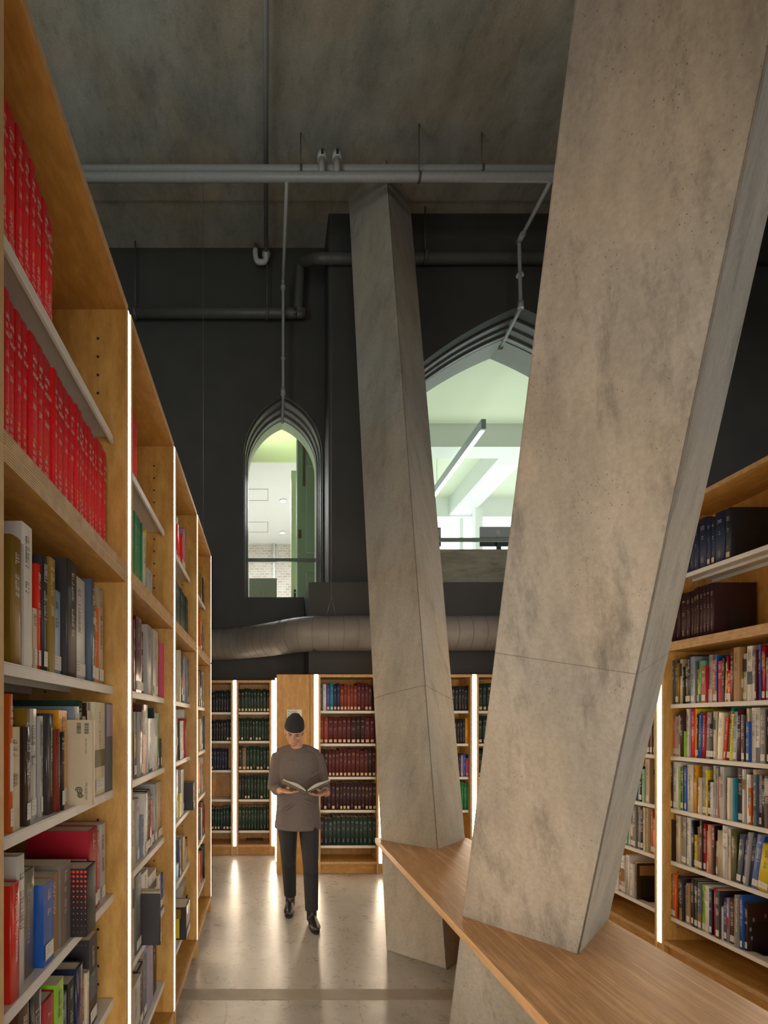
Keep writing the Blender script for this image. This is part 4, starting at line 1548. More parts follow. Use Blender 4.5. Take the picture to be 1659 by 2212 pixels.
fill('R', OR1, 0.295, '670 cream 410;697 black 405;716 grey 425;754 orange 420 alt=charcoal;786 black 430 alt=white;815 charcoal 450;842 steel 525 alt=cream;880 tan 510;917 charcoal 455;928 black 460;964 charcoal 475;1000 slate 500;1030 lime 520 noart;1070 white 530;'
     '1100 navy 560;1145 crimson 560 noart nomark id=complex;1185 charcoal 575;1194 white 740;1232 indigo 650;1257 lilac 650 alt=crimson;1305 brown 670;1332 amber 680 noart;1382 grey 630 noart nomark id=barkow;1410 blue 610 noart;1440 umber 700 d=0.26 noart id=lastr',
     A8, 'fifth shelf under divider, nearest right bay', 652, parts=True, group=GR, seed=67)
vtitle('berlin', 'BERLIN', 0.85, 0.014, M_ink, 0.3, width=0.07)
vtitle('bb1', 'BUILDING BERLIN', 0.95, 0.011, M_white, 0.35, width=0.20)
vtitle('bb2', 'BUILDING BERLIN', 0.95, 0.011, M_white, 0.35, width=0.20)
vtitle('superf', 'Superferenz', 0.78, 0.022, M_ink, 0.35, width=0.17)
vtitle('siza', 'Alvaro Siza Viera Archive', 0.93, 0.009, M_ink, 0.35, width=0.24)
vtitle('bohm', 'GOTTFRIED BOHM', 0.93, 0.009, M_white, 0.35, width=0.17)
vtitle('bren', 'ALEXANDER BRENNER', 0.90, 0.009, M_ink, 0.35, width=0.17)
vtitle('complex', 'complex', 0.92, 0.014, M_white, 0.35, width=0.075)
vtitle('barkow', 'BARKOW LEIBINGER', 0.94, 0.014, M_white, 0.35, width=0.20)
vtitle('innov', 'INNOVATION MATERIALS', 0.9, 0.009, pmat('orange_print', 'c8641c', 0.5), 0.35, width=0.15)
o, t, h, d = BIG_TITLES['self']
for k, ch in enumerate('SELFMADE CITY'):
    if ch != ' ':
        text_on(o, ch, 0.016, (t * 0.5, -0.0014, h * 0.92 - k * 0.0185), (1, 0, 0), (0, 0, 1), M_ink, align='CENTER')
o, t, h, d = BIG_TITLES['berl2']
text_on(o, 'BERLIN', 0.05, (t + 0.0008, 0.02, h - 0.055), (0, 1, 0), (0, 0, 1), bmat('crimson', 'print'), width=0.17)
o, t, h, d = BIG_TITLES['lastr']
pq = pmat('lilac_square', '9a88a8', 0.5)
for (y_, z_) in ((0.03, 0.62), (0.045, 0.42), (0.012, 0.42), (0.07, 0.42), (0.02, 0.24), (0.10, 0.7)):
    x_ = t + 0.0008
    m_ = MB()
    m_.face([(x_, y_, z_ * h), (x_, y_ + 0.011, z_ * h), (x_, y_ + 0.011, z_ * h + 0.022), (x_, y_, z_ * h + 0.022)], pq)
    m_.build('cover_square', o)
# second right bay, seen between column and light strip
G5 = 'books in the second right bay'
fill('R', OR2, 1.775, '440 taupe 10;500 charcoal 0;540 umber 20', A7, 'first shelf under divider, second right bay', 380, group=G5, seed=71)
fill('R', OR2, 1.415, '440 charcoal 330;465 grey 320;490 umber 330;515 brown 300;528 black 310;545 beige 290', A7, 'second shelf under divider, second right bay', 400, group=G5, seed=72)
fill('R', OR2, 1.05, '340 grey 830;362 teal 820;384 mint 810;412 black 815 alt=yellow;438 mint 840;480 beige 740 d=0.27 alt=umber', A7, 'third shelf under divider, second right bay', 300, group=G5, seed=73)
fill('R', OR2, 0.685, '270 mint 1230;290 cream 1250;318 steel 1260;350 grey 1215;378 silver 1220;405 charcoal 1205 alt=tan;425 cream 1210;440 cream 1212;455 cream 1214;470 cream 1216;488 cream 1222;512 orange 1240 noart;545 peach 1335 alt=purple', A7,
     'fourth shelf under divider, second right bay', 200, group=G5, seed=74)
fill('R', OR2, 0.295, '165 white 330;190 crimson 370;232 white 230;246 silver 225;285 white 225 nomark noart id=naao;322 white 310 alt=orange;348 amber 295 noart;356 umber 300 d=0.27 alt=tan', A8, 'fifth shelf under divider, second right bay', 130, group=G5, seed=75)
vtitle('naao', 'NBA/ACA/NAAO', 0.95, 0.020, M_ink, 0.3, width=0.24)


def bookend(row, origin, u, base, label, w=0.13, h=0.17, v=0.10):
    r = thing('bookend', label, 'bookend', group='black metal bookends')
    r.matrix_world = row_matrix(row, origin) @ Matrix.Translation((u, v, base))
    m_ = MB()
    pts = [(0, 0), (w, 0)] + [(w - 0.012 + 0.012 * math.cos(a), h - 0.012 + 0.012 * math.sin(a)) for a in (0, .52, 1.05, 1.57)] + \
          [(0.012 + 0.012 * math.cos(a), h - 0.012 + 0.012 * math.sin(a)) for a in (1.57, 2.1, 2.62, 3.14)]
    m_.prism(pts, 0, 0.0018, 0, M_black)
    m_.build('upright_plate', r)
    m_ = MB()
    m_.box(-0.0 + 0.0018, 0.06, 0.01, w - 0.01, 0.0, 0.0015, M_black)
    m_.build('foot_plate', r)
    return r


def uR(zx, fr, o_):
    return o_[1] - 1150.0 * (XR + 0.06) / (fr[0] + zx / fr[2] - 577.0)


bookend('R', OR1, uR(605, A6, OR1) + 0.001, 2.65, 'black metal bookend beside the navy volumes on the top right shelf', v=0.09)
bookend('R', OR1, uR(467, A6, OR1) + 0.001, 2.20, 'black metal bookend beside the dark maroon volumes', v=0.15)
bookend('R', OR1, uR(1440, A8, OR1) + 0.001, 0.295, 'black metal bookend at the end of the lowest right shelf', v=0.10)
bookend('R', OR2, uR(356, A8, OR2) + 0.001, 0.295, 'black metal bookend on the lowest shelf of the second right bay', v=0.09)
uu = lambda zx, fr, o_: 1150.0 * (abs(XL) + 0.06) / (577.0 - fr[0] - zx / fr[2]) - o_[1]
bookend('L', OL[1], uu(240, Z6, OL[1]), 2.20, 'black bookend after the small silver book in second left bay', v=0.2)
bookend('L', OL[1], uu(135, Z6, OL[1]), 2.65, 'black bookend beside red volumes on the top shelf of second left bay', v=0.2)

# back row: bound volumes. image columns are used as measured widths
def back(origin_x, y, base, x0, x1, colors, where, hr, seed, group, lab=0.8, ox=440, oy=1300, s=3.352, style='bound', name='bound_volume'):
    auto('B', (origin_x, y), base, x0, x1, (ox, oy, s), colors, where, hr, (0.85, 1.15), style, seed, name, group, 0.05, lab)


gA, gB, gC, gD = 'dark volumes in the far left back bay', 'dark green volumes in the green back bay', 'maroon volumes in the back bay', 'bottle green volumes on the lowest back shelf'
SB = (1.775, 1.415, 1.05, 0.685, 0.30)
back(-0.885, YB2, SB[0], 30, 205, ['slateb'] * 9, 'top shelf of far left back bay', (.24, .28), 81, gA, 0.1)
back(-0.885, YB2, SB[1], 30, 205, ['slateb'] * 9, 'second shelf of far left back bay', (.25, .27), 82, gA, 0.1)
back(-0.885, YB2, SB[2], 30, 170, ['navy'] * 7, 'third shelf of far left back bay', (.25, .27), 83, gA, 0.1)
back(-0.885, YB2, SB[4], 30, 208, ['bgreen'] * 8, 'lowest shelf of far left back bay', (.26, .28), 84, gA, 0.9)
for k, (nm, n_, z_) in enumerate((('top', 10, SB[0]), ('second', 11, SB[1]), ('third', 9, SB[2]), ('fourth', 10, SB[3]), ('lowest', 10, SB[4]))):
    cols = [random.Random(k * 13 + j).choice(['dgreen', 'bgreen', 'dgreen', 'slateb']) for j in range(n_)]
    if k == 2:
        cols[1] = 'taupe'
    back(-0.38, YB2, z_, 250, 478, cols, '%s shelf of dark green back bay' % nm, (.275, .30), 90 + k, gB, (0.9, 0.5, 0.8, 0.5, 0.0)[k])
back(0.56, YB, SB[0], 838, 1218, ['slate', 'white', 'indigo', 'teal', 'navy', 'navy', 'rust', 'rust', 'brick', 'rust', 'rust', 'maroon', 'maroon', 'maroon', 'maroon'], 'top shelf of maroon back bay', (.27, .31), 101, gC, 0.9)
back(0.56, YB, SB[1], 838, 1238, ['brick', 'brick'] + ['maroon'] * 5 + ['dmaroon'] * 3 + ['maroon'] * 2, 'second shelf of maroon back bay', (.285, .30), 102, gC, 1.0)
back(0.56, YB, SB[2], 842, 1248, ['dmaroon'] * 2 + ['maroon'] * 10 + ['dmaroon'] * 2, 'third shelf of maroon back bay', (.285, .31), 103, gC, 0.8)
back(0.56, YB, SB[3], 838, 1250, ['dmaroon'] * 15, 'fourth shelf of maroon back bay', (.29, .30), 104, gC, 0.7)
back(0.56, YB, SB[4], 838, 1250, ['dmaroon'] + ['bgreen'] * 12, 'lowest shelf of maroon back bay', (.29, .31), 105, gD, 0.0)
gE = 'dark volumes beside the light strip between the columns'
back(1.262, YB, SB[0], 150, 378, ['slateb'] * 7, 'top shelf between the columns', (.26, .28), 111, gE, 0.0, 940, 1400, 4.917)
back(1.262, YB, SB[1], 150, 378, ['slateb'] * 6 + ['amber', 'amber'], 'second shelf between the columns', (.26, .28), 112, gE, 0.1, 940, 1400, 4.917)
back(1.262, YB, SB[2], 200, 370, ['slateb', 'slateb', 'slateb', 'lilac', 'blue', 'pink', 'indigo'], 'third shelf between the columns', (.20, .26), 113, gE, 0.3, 940, 1400, 4.917)
back(1.262, YB, SB[3], 250, 368, ['green', 'green', 'green', 'green'], 'fourth shelf between the columns', (.29, .31), 114, gE, 0.0, 940, 1400, 4.917)
gF = 'large bottle green volumes right of the light strip between the columns'
for k, z_ in enumerate(SB[:3]):
    back(2.284, YB, z_, 456, 640, ['bgreen'] * 4, '%s shelf of last back bay' % ('top', 'second', 'third')[k], (.29, .31), 116 + k, gF, 0.9, 940, 1400, 4.917)
bk = thing('flat_book', 'dark book lying flat on the bottom panel of the green back bay', 'book', (-0.27, YB2 + 0.12, 0.13))
mb = MB()
mb.box(0, 0.22, 0, 0.16, 0, 0.022, bmat('umber', 'print'))
mb.build('cover', bk, 0.002)

# ------------------------------------------------------------------ duct, pipes, rods, wires


def smooth_path(pts, n=8):
    out = []
    P_ = [Vector(p) for p in pts]
    P_ = [P_[0] * 2 - P_[1]] + P_ + [P_[-1] * 2 - P_[-2]]
    for i in range(1, len(P_) - 2):
        for k in range(n):
            t = k / n
            a, b, c, d = P_[i - 1], P_[i], P_[i + 1], P_[i + 2]
            out.append(0.5 * ((2 * b) + (c - a) * t + (2 * a - 5 * b + 4 * c - d) * t * t + (3 * b - a - 3 * c + d) * t ** 3))
    out.append(P_[-2])
    return out


def elbow_path(pts, r, n=6):
    """polyline with rounded corners"""
    P_ = [Vector(p) for p in pts]
    out = [P_[0]]
    for i in range(1, len(P_) - 1):
        a, b, c = P_[i - 1], P_[i], P_[i + 1]
        d1, d2 = (a - b).normalized(), (c - b).normalized()
        s, e = b + d1 * r, b + d2 * r
        for k in range(n + 1):
            t = k / n
            out.append((1 - t) ** 2 * s + 2 * t * (1 - t) * b + t * t * e)
    out.append(P_[-1])
    return out


dpath = smooth_path([(-2.6, 6.74, 2.63), (-1.4, 6.74, 2.63), (-0.75, 6.74, 2.63), (-0.35, 6.62, 2.632), (0.05, 6.32, 2.635), (0.38, 6.02, 2.64), (0.75, 5.94, 2.64), (1.5, 5.94, 2.64), (3.5, 5.94, 2.64), (7.0, 5.94, 2.64)], 8)
du = thing('ventilation_duct', 'large round grey ventilation duct bending along the back wall', 'duct', (0, 6, 2.64))
inv = Matrix.Translation((0, -6, -2.64))
mb = MB()
mb.tube(dpath, 0.195, M_duct, 40)
o = mb.build('duct_body', du)
o.data.transform(inv)
# ring seams at regular spacing
seams = []
acc = 0.0
nxt = 0.13
for a, b in zip(dpath[:-1], dpath[1:]):
    l = (b - a).length
    while acc + l > nxt:
        t = (nxt - acc) / l
        p = a.lerp(b, t)
        dr_ = (b - a).normalized()
        if -1.2 < p.x < 3.3:
            big = len(seams) % 6 == 0
            m_ = MB()
            w = 0.006 if big else 0.0025
            m_.tube([p - dr_ * w, p + dr_ * w], 0.199 if big else 0.1965, M_duct if big else M_duct_r, 40)
            o = m_.build('seam_ring', du)
            o.data.transform(inv)
            seams.append(o)
        nxt += 0.125 if p.x < 0.45 else 0.155
    acc += l
mb = MB()
mb.tube([(0.52, 5.90, 2.45), (0.52, 5.90, 2.435)], 0.02, M_black, 12)
o = mb.build('test_port', du)
o.data.transform(inv)


def pipe_thing(name, label, pts, r, mat, bend=0.1, rings=(), cat='pipe', fittings=()):
    org = Vector(pts[0])
    t_ = thing(name, label, cat, org)
    iv = Matrix.Translation(-org)
    m_ = MB()
    m_.tube(elbow_path(pts, bend) if len(pts) > 2 else pts, r, mat, 20)
    o = m_.build('pipe_run', t_)
    o.data.transform(iv)
    for (p, d_, w, rr) in rings:
        p, d_ = Vector(p), Vector(d_).normalized()
        m_ = MB()
        m_.tube([p - d_ * w, p + d_ * w], rr, mat, 20)
        o = m_.build('coupling', t_)
        o.data.transform(iv)
    return t_


pipe_thing('sprinkler_main', 'thick grey pipe crossing below the ceiling, the lower of the pair', [(-3.1, 5.5, 7.28), (7.5, 5.5, 7.28)], 0.044, M_pipe_l)
pipe_thing('sprinkler_main', 'grey pipe crossing below the ceiling, the upper of the pair', [(-3.1, 5.58, 7.44), (7.5, 5.58, 7.44)], 0.042, M_pipe_l)
pz = 7.66
pp = pipe_thing('branch_pipe', 'grey pipe running along the ceiling towards the back wall', [(-0.012, 0.5, pz), (-0.012, 6.86, pz)], 0.026, M_pipe_l,
                rings=[((-0.012, 6.86, pz), (0, 1, 0), 0.035, 0.05)])
m_ = MB()
m_.tube(smooth_path([(-0.012, 6.80, pz), (-0.02, 6.84, pz - 0.08), (-0.08, 6.84, pz - 0.10), (-0.13, 6.84, pz - 0.08), (-0.15, 6.84, pz), (-0.15, 6.84, pz + 0.06)], 5), 0.034, pmat('fitting_white', (0.42, 0.42, 0.42), 0.4), 14)
o = m_.build('elbow_fitting', pp)
o.data.transform(Matrix.Translation((0.012, -0.5, -pz)))
m_ = MB()
m_.tube([(-0.15, 6.84, pz + 0.05), (-0.15, 6.84, pz + 0.13)], 0.02, M_brass, 12)
o = m_.build('brass_sprinkler', pp)
o.data.transform(Matrix.Translation((0.012, -0.5, -pz)))
for k, x_ in enumerate((0.565, 0.72)):
    f_ = thing('pipe_stub', '%s of two short clamped stubs joining the pair of ceiling pipes' % ('left' if k == 0 else 'right'), 'pipe fitting', (x_, 5.5, 7.31), group='clamped stubs')
    m_ = MB()
    m_.tube([(0, 0.0, 0), (0, 0.0, 0.17)], 0.035, M_pipe_l, 14)
    m_.build('stub', f_)
    m_ = MB()
    m_.tube([(0, 0, 0.15), (0, 0, 0.22)], 0.048, pmat('fitting_white', (0.42, 0.42, 0.42), 0.4), 14)
    m_.box(-0.012, 0.012, -0.055, -0.045, 0.16, 0.21, M_black)
    m_.build('clamp', f_)
for (x_, y_, z_, nm) in ((0.352, 5.58, 7.44, 'left of the clamped stubs'), (1.57, 5.5, 7.28, 'right of the far column top'), (2.25, 5.58, 7.44, 'left of the near column')):
    r = thing('hanger_rod', 'thin threaded rod holding the ceiling pipes, %s' % nm, 'hanger', (x_, y_, z_), group='pipe hanger rods')
    m_ = MB()
    m_.tube([(0, 0, 0.04), (0, 0, ZC - z_)], 0.006, M_pipe_d, 8)
    m_.build('rod', r)
    m_ = MB()
    m_.tube([(-0.012, 0, 0), (0.012, 0, 0)], 0.049, M_pipe_d, 20)
    m_.build('clamp_ring', r)
# left drop pipe to the narrow window
pipe_thing('drop_pipe', 'thin grey drop pipe ending in the head of the narrow window', [(0.203, 5.5, 7.24), (0.203, 6.73, 7.24), (0.203, 6.73, 5.78), (0.203, 7.06, 5.62)], 0.019, M_pipe_l, 0.03,
           rings=[((0.203, 6.73, 7.15), (0, 0, 1), 0.03, 0.03), ((0.203, 6.73, 6.25), (0, 0, 1), 0.012, 0.028), ((0.203, 6.73, 5.83), (0, 0, 1), 0.04, 0.030)])
pipe_thing('drop_pipe', 'thin grey drop pipe bending down into the wide window', [(2.93, 5.5, 7.24), (2.93, 6.19, 7.24), (2.95, 6.19, 6.47), (2.98, 6.80, 6.43)], 0.021, M_pipe_l, 0.03,
           rings=[((2.93, 6.15, 7.24), (0, 1, 0), 0.06, 0.034), ((2.94, 6.19, 6.85), (0, 0, 1), 0.01, 0.042), ((2.95, 6.19, 6.5), (0, 0, 1), 0.04, 0.034), ((2.98, 6.80, 6.43), (0, 1, 0), 0.02, 0.03)])
# dark drain pipe along the back wall
pipe_thing('drain_pipe', 'dark grey drain pipe stepping up along the back wall', [(-1.73, 6.86, 6.92), (0.43, 6.86, 6.92), (0.43, 6.86, 7.28), (0.52, 6.80, 7.40), (0.62, 6.36, 7.22), (7.5, 6.36, 7.22)][:2] +
           [(0.40, 6.86, 6.92), (0.43, 6.84, 7.56), (0.62, 6.42, 7.24), (7.5, 6.40, 7.24)], 0.062, M_pipe_d, 0.09,
           rings=[((-1.70, 6.86, 6.92), (1, 0, 0), 0.02, 0.072), ((0.0, 6.86, 6.92), (1, 0, 0), 0.02, 0.072), ((1.9, 6.40, 7.24), (1, 0, 0), 0.02, 0.075), ((3.4, 6.40, 7.24), (1, 0, 0), 0.02, 0.075)])
for (x_, y_, z_, nm) in ((-1.70, 6.86, 6.99, 'at its left end'), (0.0, 6.86, 6.99, 'before its elbow'), (1.9, 6.40, 7.31, 'right of the far column')):
    m_ = MB()
    m_.tube([(0, 0, 0), (0, 0, ZC + 0.02 - z_)], 0.008, M_pipe_d, 8)
    o = tag(m_.build('hanger_strap'), 'thin dark strap holding the drain pipe %s' % nm, 'hanger', 'drain pipe straps')
    o.location = (x_, y_, z_)
for (x_, y_, z0, z1, nm) in ((-0.72, 6.0, 3.6, ZC, 'hanging wire before the dark wall above the left row'), (0.715, 5.94, 2.84, ZC, 'thin wire suspending the duct left of the far column')):
    m_ = MB()
    m_.tube([(0, 0, 0), (0, 0, z1 - z0)], 0.0022, M_steel, 6)
    if x_ > 0:
        m_.tube([(0, 0, 0.22), (0.05, 0, 0.0)], 0.0022, M_steel, 6)
        m_.tube([(0, 0, 0.22), (-0.05, 0, 0.0)], 0.0022, M_steel, 6)
    o = tag(m_.build('suspension_wire'), nm, 'wire')
    o.location = (x_, y_, z0)

# ------------------------------------------------------------------ the reader
M_skin = pmat('skin', (0.46, 0.235, 0.15), 0.5, var=0.06, vscale=30)
M_sweat = pmat('sweater_wool', (0.115, 0.092, 0.084), 0.85, var=0.15, vscale=120, bump=0.4)
M_trou = pmat('black_trousers', (0.014, 0.013, 0.015), 0.8, var=0.2, vscale=60, bump=0.2)
M_shoe = pmat('black_leather', (0.012, 0.011, 0.011), 0.35)
M_hat = pmat('beanie_wool', (0.012, 0.013, 0.014), 0.9, var=0.25, vscale=150, bump=0.5)


def loft(bm, pts, radii, seg=14, up=(0, 1, 0)):
    """closed tapering limb; radii are (rx, ry) pairs, rx across, ry along 'up'"""
    pts = [Vector(p) for p in pts]
    rings = []
    upv = Vector(up)
    for i, p in enumerate(pts):
        if i == 0:
            t = pts[1] - pts[0]
        elif i == len(pts) - 1:
            t = pts[-1] - pts[-2]
        else:
            t = pts[i + 1] - pts[i - 1]
        t.normalize()
        w = (upv - t * upv.dot(t))
        if w.length < 1e-3:
            w = Vector((1, 0, 0)) - t * t.x
        w.normalize()
        u = w.cross(t)
        rx, ry = radii[i] if isinstance(radii[i], (tuple, list)) else (radii[i], radii[i])
        rings.append([bm.verts.new(p + u * rx * math.cos(2 * math.pi * k / seg) + w * ry * math.sin(2 * math.pi * k / seg)) for k in range(seg)])
    for a, b in zip(rings[:-1], rings[1:]):
        for k in range(seg):
            k2 = (k + 1) % seg
            bm.faces.new((a[k], a[k2], b[k2], b[k]))
    bm.faces.new(list(reversed(rings[0])))
    bm.faces.new(rings[-1])


def blob(bm, c, r):
    m = Matrix.Translation(c) @ Matrix.Diagonal((r[0], r[1], r[2], 1))
    bmesh.ops.create_uvsphere(bm, u_segments=20, v_segments=14, radius=1.0, matrix=m)


def blob_m(bm, mat4, r):
    bmesh.ops.create_uvsphere(bm, u_segments=20, v_segments=14, radius=1.0, matrix=mat4 @ Matrix.Diagonal((r[0], r[1], r[2], 1)))


def fuse(bm, name, mat, voxel, parent=None, smooth=2):
    bmesh.ops.recalc_face_normals(bm, faces=bm.faces)
    me = bpy.data.meshes.new(name)
    bm.to_mesh(me)
    bm.free()
    tmp = bpy.data.objects.new(name, me)
    COL.objects.link(tmp)
    rm = tmp.modifiers.new('r', 'REMESH')
    rm.mode = 'VOXEL'
    rm.voxel_size = voxel
    rm.use_smooth_shade = True
    if smooth:
        s = tmp.modifiers.new('s', 'SMOOTH')
        s.factor = 0.5
        s.iterations = smooth
    dg = bpy.context.evaluated_depsgraph_get()
    m2 = bpy.data.meshes.new_from_object(tmp.evaluated_get(dg), depsgraph=dg)
    bpy.data.objects.remove(tmp)
    m2.materials.clear()
    m2.materials.append(mat)
    m2.polygons.foreach_set('use_smooth', [True] * len(m2.polygons))
    o = bpy.data.objects.new(name, m2)
    COL.objects.link(o)
    if parent:
        o.parent = parent
    return o


# joints in person space: x right in picture, y away from the viewer, z up
SH = {-1: Vector((-0.155, 0.02, 1.362)), 1: Vector((0.152, 0.02, 1.355))}
EL = {-1: Vector((-0.200, -0.01, 1.105)), 1: Vector((0.215, -0.01, 1.095))}
WR = {-1: Vector((-0.155, -0.225, 1.105)), 1: Vector((0.215, -0.225, 1.085))}
HIP = {-1: Vector((-0.088, 0.02, 0.86)), 1: Vector((0.088, 0.0, 0.86))}
KN = {-1: Vector((-0.075, 0.06, 0.49)), 1: Vector((0.098, -0.10, 0.48))}
AN = {-1: Vector((-0.055, 0.22, 0.11)), 1: Vector((0.105, -0.12, 0.085))}

bm = bmesh.new()
# trunk inside the clothes, neck
loft(bm, [(0, 0.01, 0.84), (0, 0.01, 0.98), (0, 0.0, 1.15), (0, 0.01, 1.30), (0, 0.02, 1.40), (0, 0.015, 1.44)],
     [(0.13, 0.095), (0.12, 0.085), (0.14, 0.095), (0.155, 0.095), (0.11, 0.075), (0.06, 0.058)], 20)
loft(bm, [(0, 0.02, 1.40), (-0.015, -0.005, 1.47), (-0.025, -0.03, 1.53)], [(0.06, 0.062), (0.052, 0.055), (0.052, 0.056)], 16)
HC = Vector((-0.035, -0.055, 1.575))
HM = Matrix.Translation(HC) @ Matrix.Rotation(math.radians(24), 4, 'X') @ Matrix.Rotation(math.radians(-6), 4, 'Z') @ Matrix.Rotation(math.radians(3), 4, 'Y')


def hp(x, y, z):
    return HM @ Vector((x, y, z))


def hb(x, y, z, r):
    blob_m(bm, HM @ Matrix.Translation((x, y, z)), r)


hb(0, 0.012, 0.030, (0.076, 0.094, 0.088))
hb(0, -0.018, -0.030, (0.060, 0.070, 0.072))
hb(0, -0.042, -0.083, (0.036, 0.036, 0.026))      # chin
hb(0, -0.074, 0.012, (0.050, 0.018, 0.012))       # brow
hb(0, -0.090, -0.022, (0.011, 0.018, 0.020))      # nose
hb(0, -0.084, -0.004, (0.008, 0.014, 0.022))
hb(0, -0.078, -0.056, (0.022, 0.012, 0.0055))     # lips
hb(0, -0.077, -0.065, (0.020, 0.012, 0.0055))
for s in (-1, 1):
    hb(s * 0.040, -0.060, -0.026, (0.022, 0.022, 0.022))   # cheeks
    hb(s * 0.074, 0.008, -0.012, (0.009, 0.017, 0.028))    # ears
for s in (-1, 1):
    # arms down to the wrist
    loft(bm, [SH[s], (SH[s] + EL[s]) / 2, EL[s], (EL[s] * 0.6 + WR[s] * 0.4), WR[s]], [0.045, 0.042, 0.037, 0.036, 0.026], 14)
    for J, K in ((HIP, KN), (KN, AN)):
        pass
    loft(bm, [HIP[s] + Vector((0, 0, 0.02)), (HIP[s] + KN[s]) / 2, KN[s], (KN[s] * 0.6 + AN[s] * 0.4), AN[s]], [0.075, 0.065, 0.05, 0.048, 0.035], 14)
    # hand: palm under the open book, thumb on top
    d_ = Vector((-s * 0.70, -0.42, 0.10)).normalized()      # towards the book spine and the viewer
    side = Vector((0, -1, 0.1)).normalized()
    w = WR[s]
    palm = w + d_ * 0.075 + Vector((0, 0, -0.012))
    loft(bm, [w, w + d_ * 0.03, palm, w + d_ * 0.10 + Vector((0, 0, -0.014))], [(0.022, 0.02), (0.036, 0.018), (0.043, 0.016), (0.040, 0.013)], 14, up=(0, 0, 1))
    across = d_.cross(Vector((0, 0, 1))).normalized()
    base0 = w + d_ * 0.098 + Vector((0, 0, -0.014))
    for j, ln in enumerate((0.070, 0.080, 0.075, 0.058)):
        off = across * (j - 1.5) * 0.021
        b0 = base0 + off
        p1 = b0 + d_ * ln * 0.42 + Vector((0, 0, -0.004))
        p2 = p1 + d_ * ln * 0.33 + Vector((0, 0, 0.006))
        p3 = p2 + d_ * ln * 0.25 + Vector((0, 0, 0.010))
        loft(bm, [b0 - d_ * 0.02, b0, p1, p2, p3], [0.0095, 0.0095, 0.0088, 0.0080, 0.0062], 10)
    tb = w + d_ * 0.035 - across * s * -0.028 * 1.0
    tdir = (d_ * 0.75 + Vector((0, 0, 0.55))).normalized()
    loft(bm, [tb, tb + tdir * 0.035, tb + tdir * 0.058 + d_ * 0.012, tb + tdir * 0.062 + d_ * 0.038], [0.014, 0.012, 0.0105, 0.008], 10)
person = fuse(bm, 'person', M_skin, 0.0045, smooth=3)
person.location = (0.258, 4.45, 0)
tag(person, 'person in a black beanie and grey sweater walking while reading an open book', 'person')

# sweater
bm = bmesh.new()
loft(bm, [(0, 0.01, 0.765), (0, 0.008, 0.86), (0, 0.005, 0.97), (0, 0.0, 1.10), (0, 0.0, 1.22), (0, 0.01, 1.32), (0, 0.018, 1.385), (-0.003, 0.016, 1.425), (-0.006, 0.01, 1.447)],
     [(0.196, 0.160), (0.188, 0.146), (0.176, 0.130), (0.178, 0.132), (0.185, 0.134), (0.188, 0.125), (0.168, 0.102), (0.100, 0.080), (0.066, 0.066)], 26)
for s in (-1, 1):
    loft(bm, [SH[s] + Vector((-s * 0.05, 0, 0.0)), SH[s] + Vector((s * 0.01, 0, -0.01)), SH[s] * 0.6 + EL[s] * 0.4 + Vector((s * 0.006, 0, 0)), EL[s] + Vector((s * 0.004, 0.012, -0.008)),
              EL[s] * 0.55 + WR[s] * 0.45 + Vector((0, 0, -0.006)), WR[s] * 0.93 + EL[s] * 0.07],
         [0.060, 0.064, 0.060, 0.054, 0.048, 0.036], 18)
for s in (-1, 1):
    loft(bm, [(0, 0.015, 1.425), (s * 0.08, 0.018, 1.405), SH[s] + Vector((s * 0.005, 0, 0.008))], [(0.05, 0.05), (0.055, 0.055), (0.060, 0.060)], 14)
for (x_, y_, z_, a_) in ((-0.1, -0.125, 0.95, 0.5), (0.08, -0.125, 1.0, -0.4), (0.02, -0.13, 0.84, 0.2), (-0.04, -0.13, 1.15, -0.3), (0.12, -0.12, 1.22, 0.6)):
    dx, dz = math.cos(a_) * 0.07, math.sin(a_) * 0.07
    loft(bm, [(x_ - dx, y_, z_ - dz), (x_, y_ - 0.004, z_), (x_ + dx, y_, z_ + dz)], [0.006, 0.013, 0.006], 8)
fuse(bm, 'sweater', M_sweat, 0.008, person, 2)
# trousers
bm = bmesh.new()
loft(bm, [(0, 0.015, 0.755), (0, 0.015, 0.83), (0, 0.01, 0.92), (0, 0.01, 0.99)], [(0.150, 0.118), (0.158, 0.122), (0.150, 0.115), (0.138, 0.102)], 22)
for s in (-1, 1):
    h_, k_, a_ = HIP[s], KN[s], AN[s]
    hem = a_ + Vector((0, 0, 0.0)) + (k_ - a_).normalized() * 0.035
    loft(bm, [h_ + Vector((-s * 0.01, 0, 0.0)), h_ * 0.7 + k_ * 0.3, h_ * 0.35 + k_ * 0.65, k_, k_ * 0.6 + a_ * 0.4, k_ * 0.25 + a_ * 0.75, hem],
         [(0.090, 0.105), (0.084, 0.096), (0.073, 0.080), (0.064, 0.070), (0.060, 0.064), (0.055, 0.058), (0.054, 0.058)], 18)
    loft(bm, [k_ + Vector((-0.05, -0.058, -0.04)), k_ + Vector((0, -0.068, -0.05)), k_ + Vector((0.05, -0.056, -0.03))], [0.004, 0.009, 0.004], 8)
fuse(bm, 'trousers', M_trou, 0.008, person, 2)
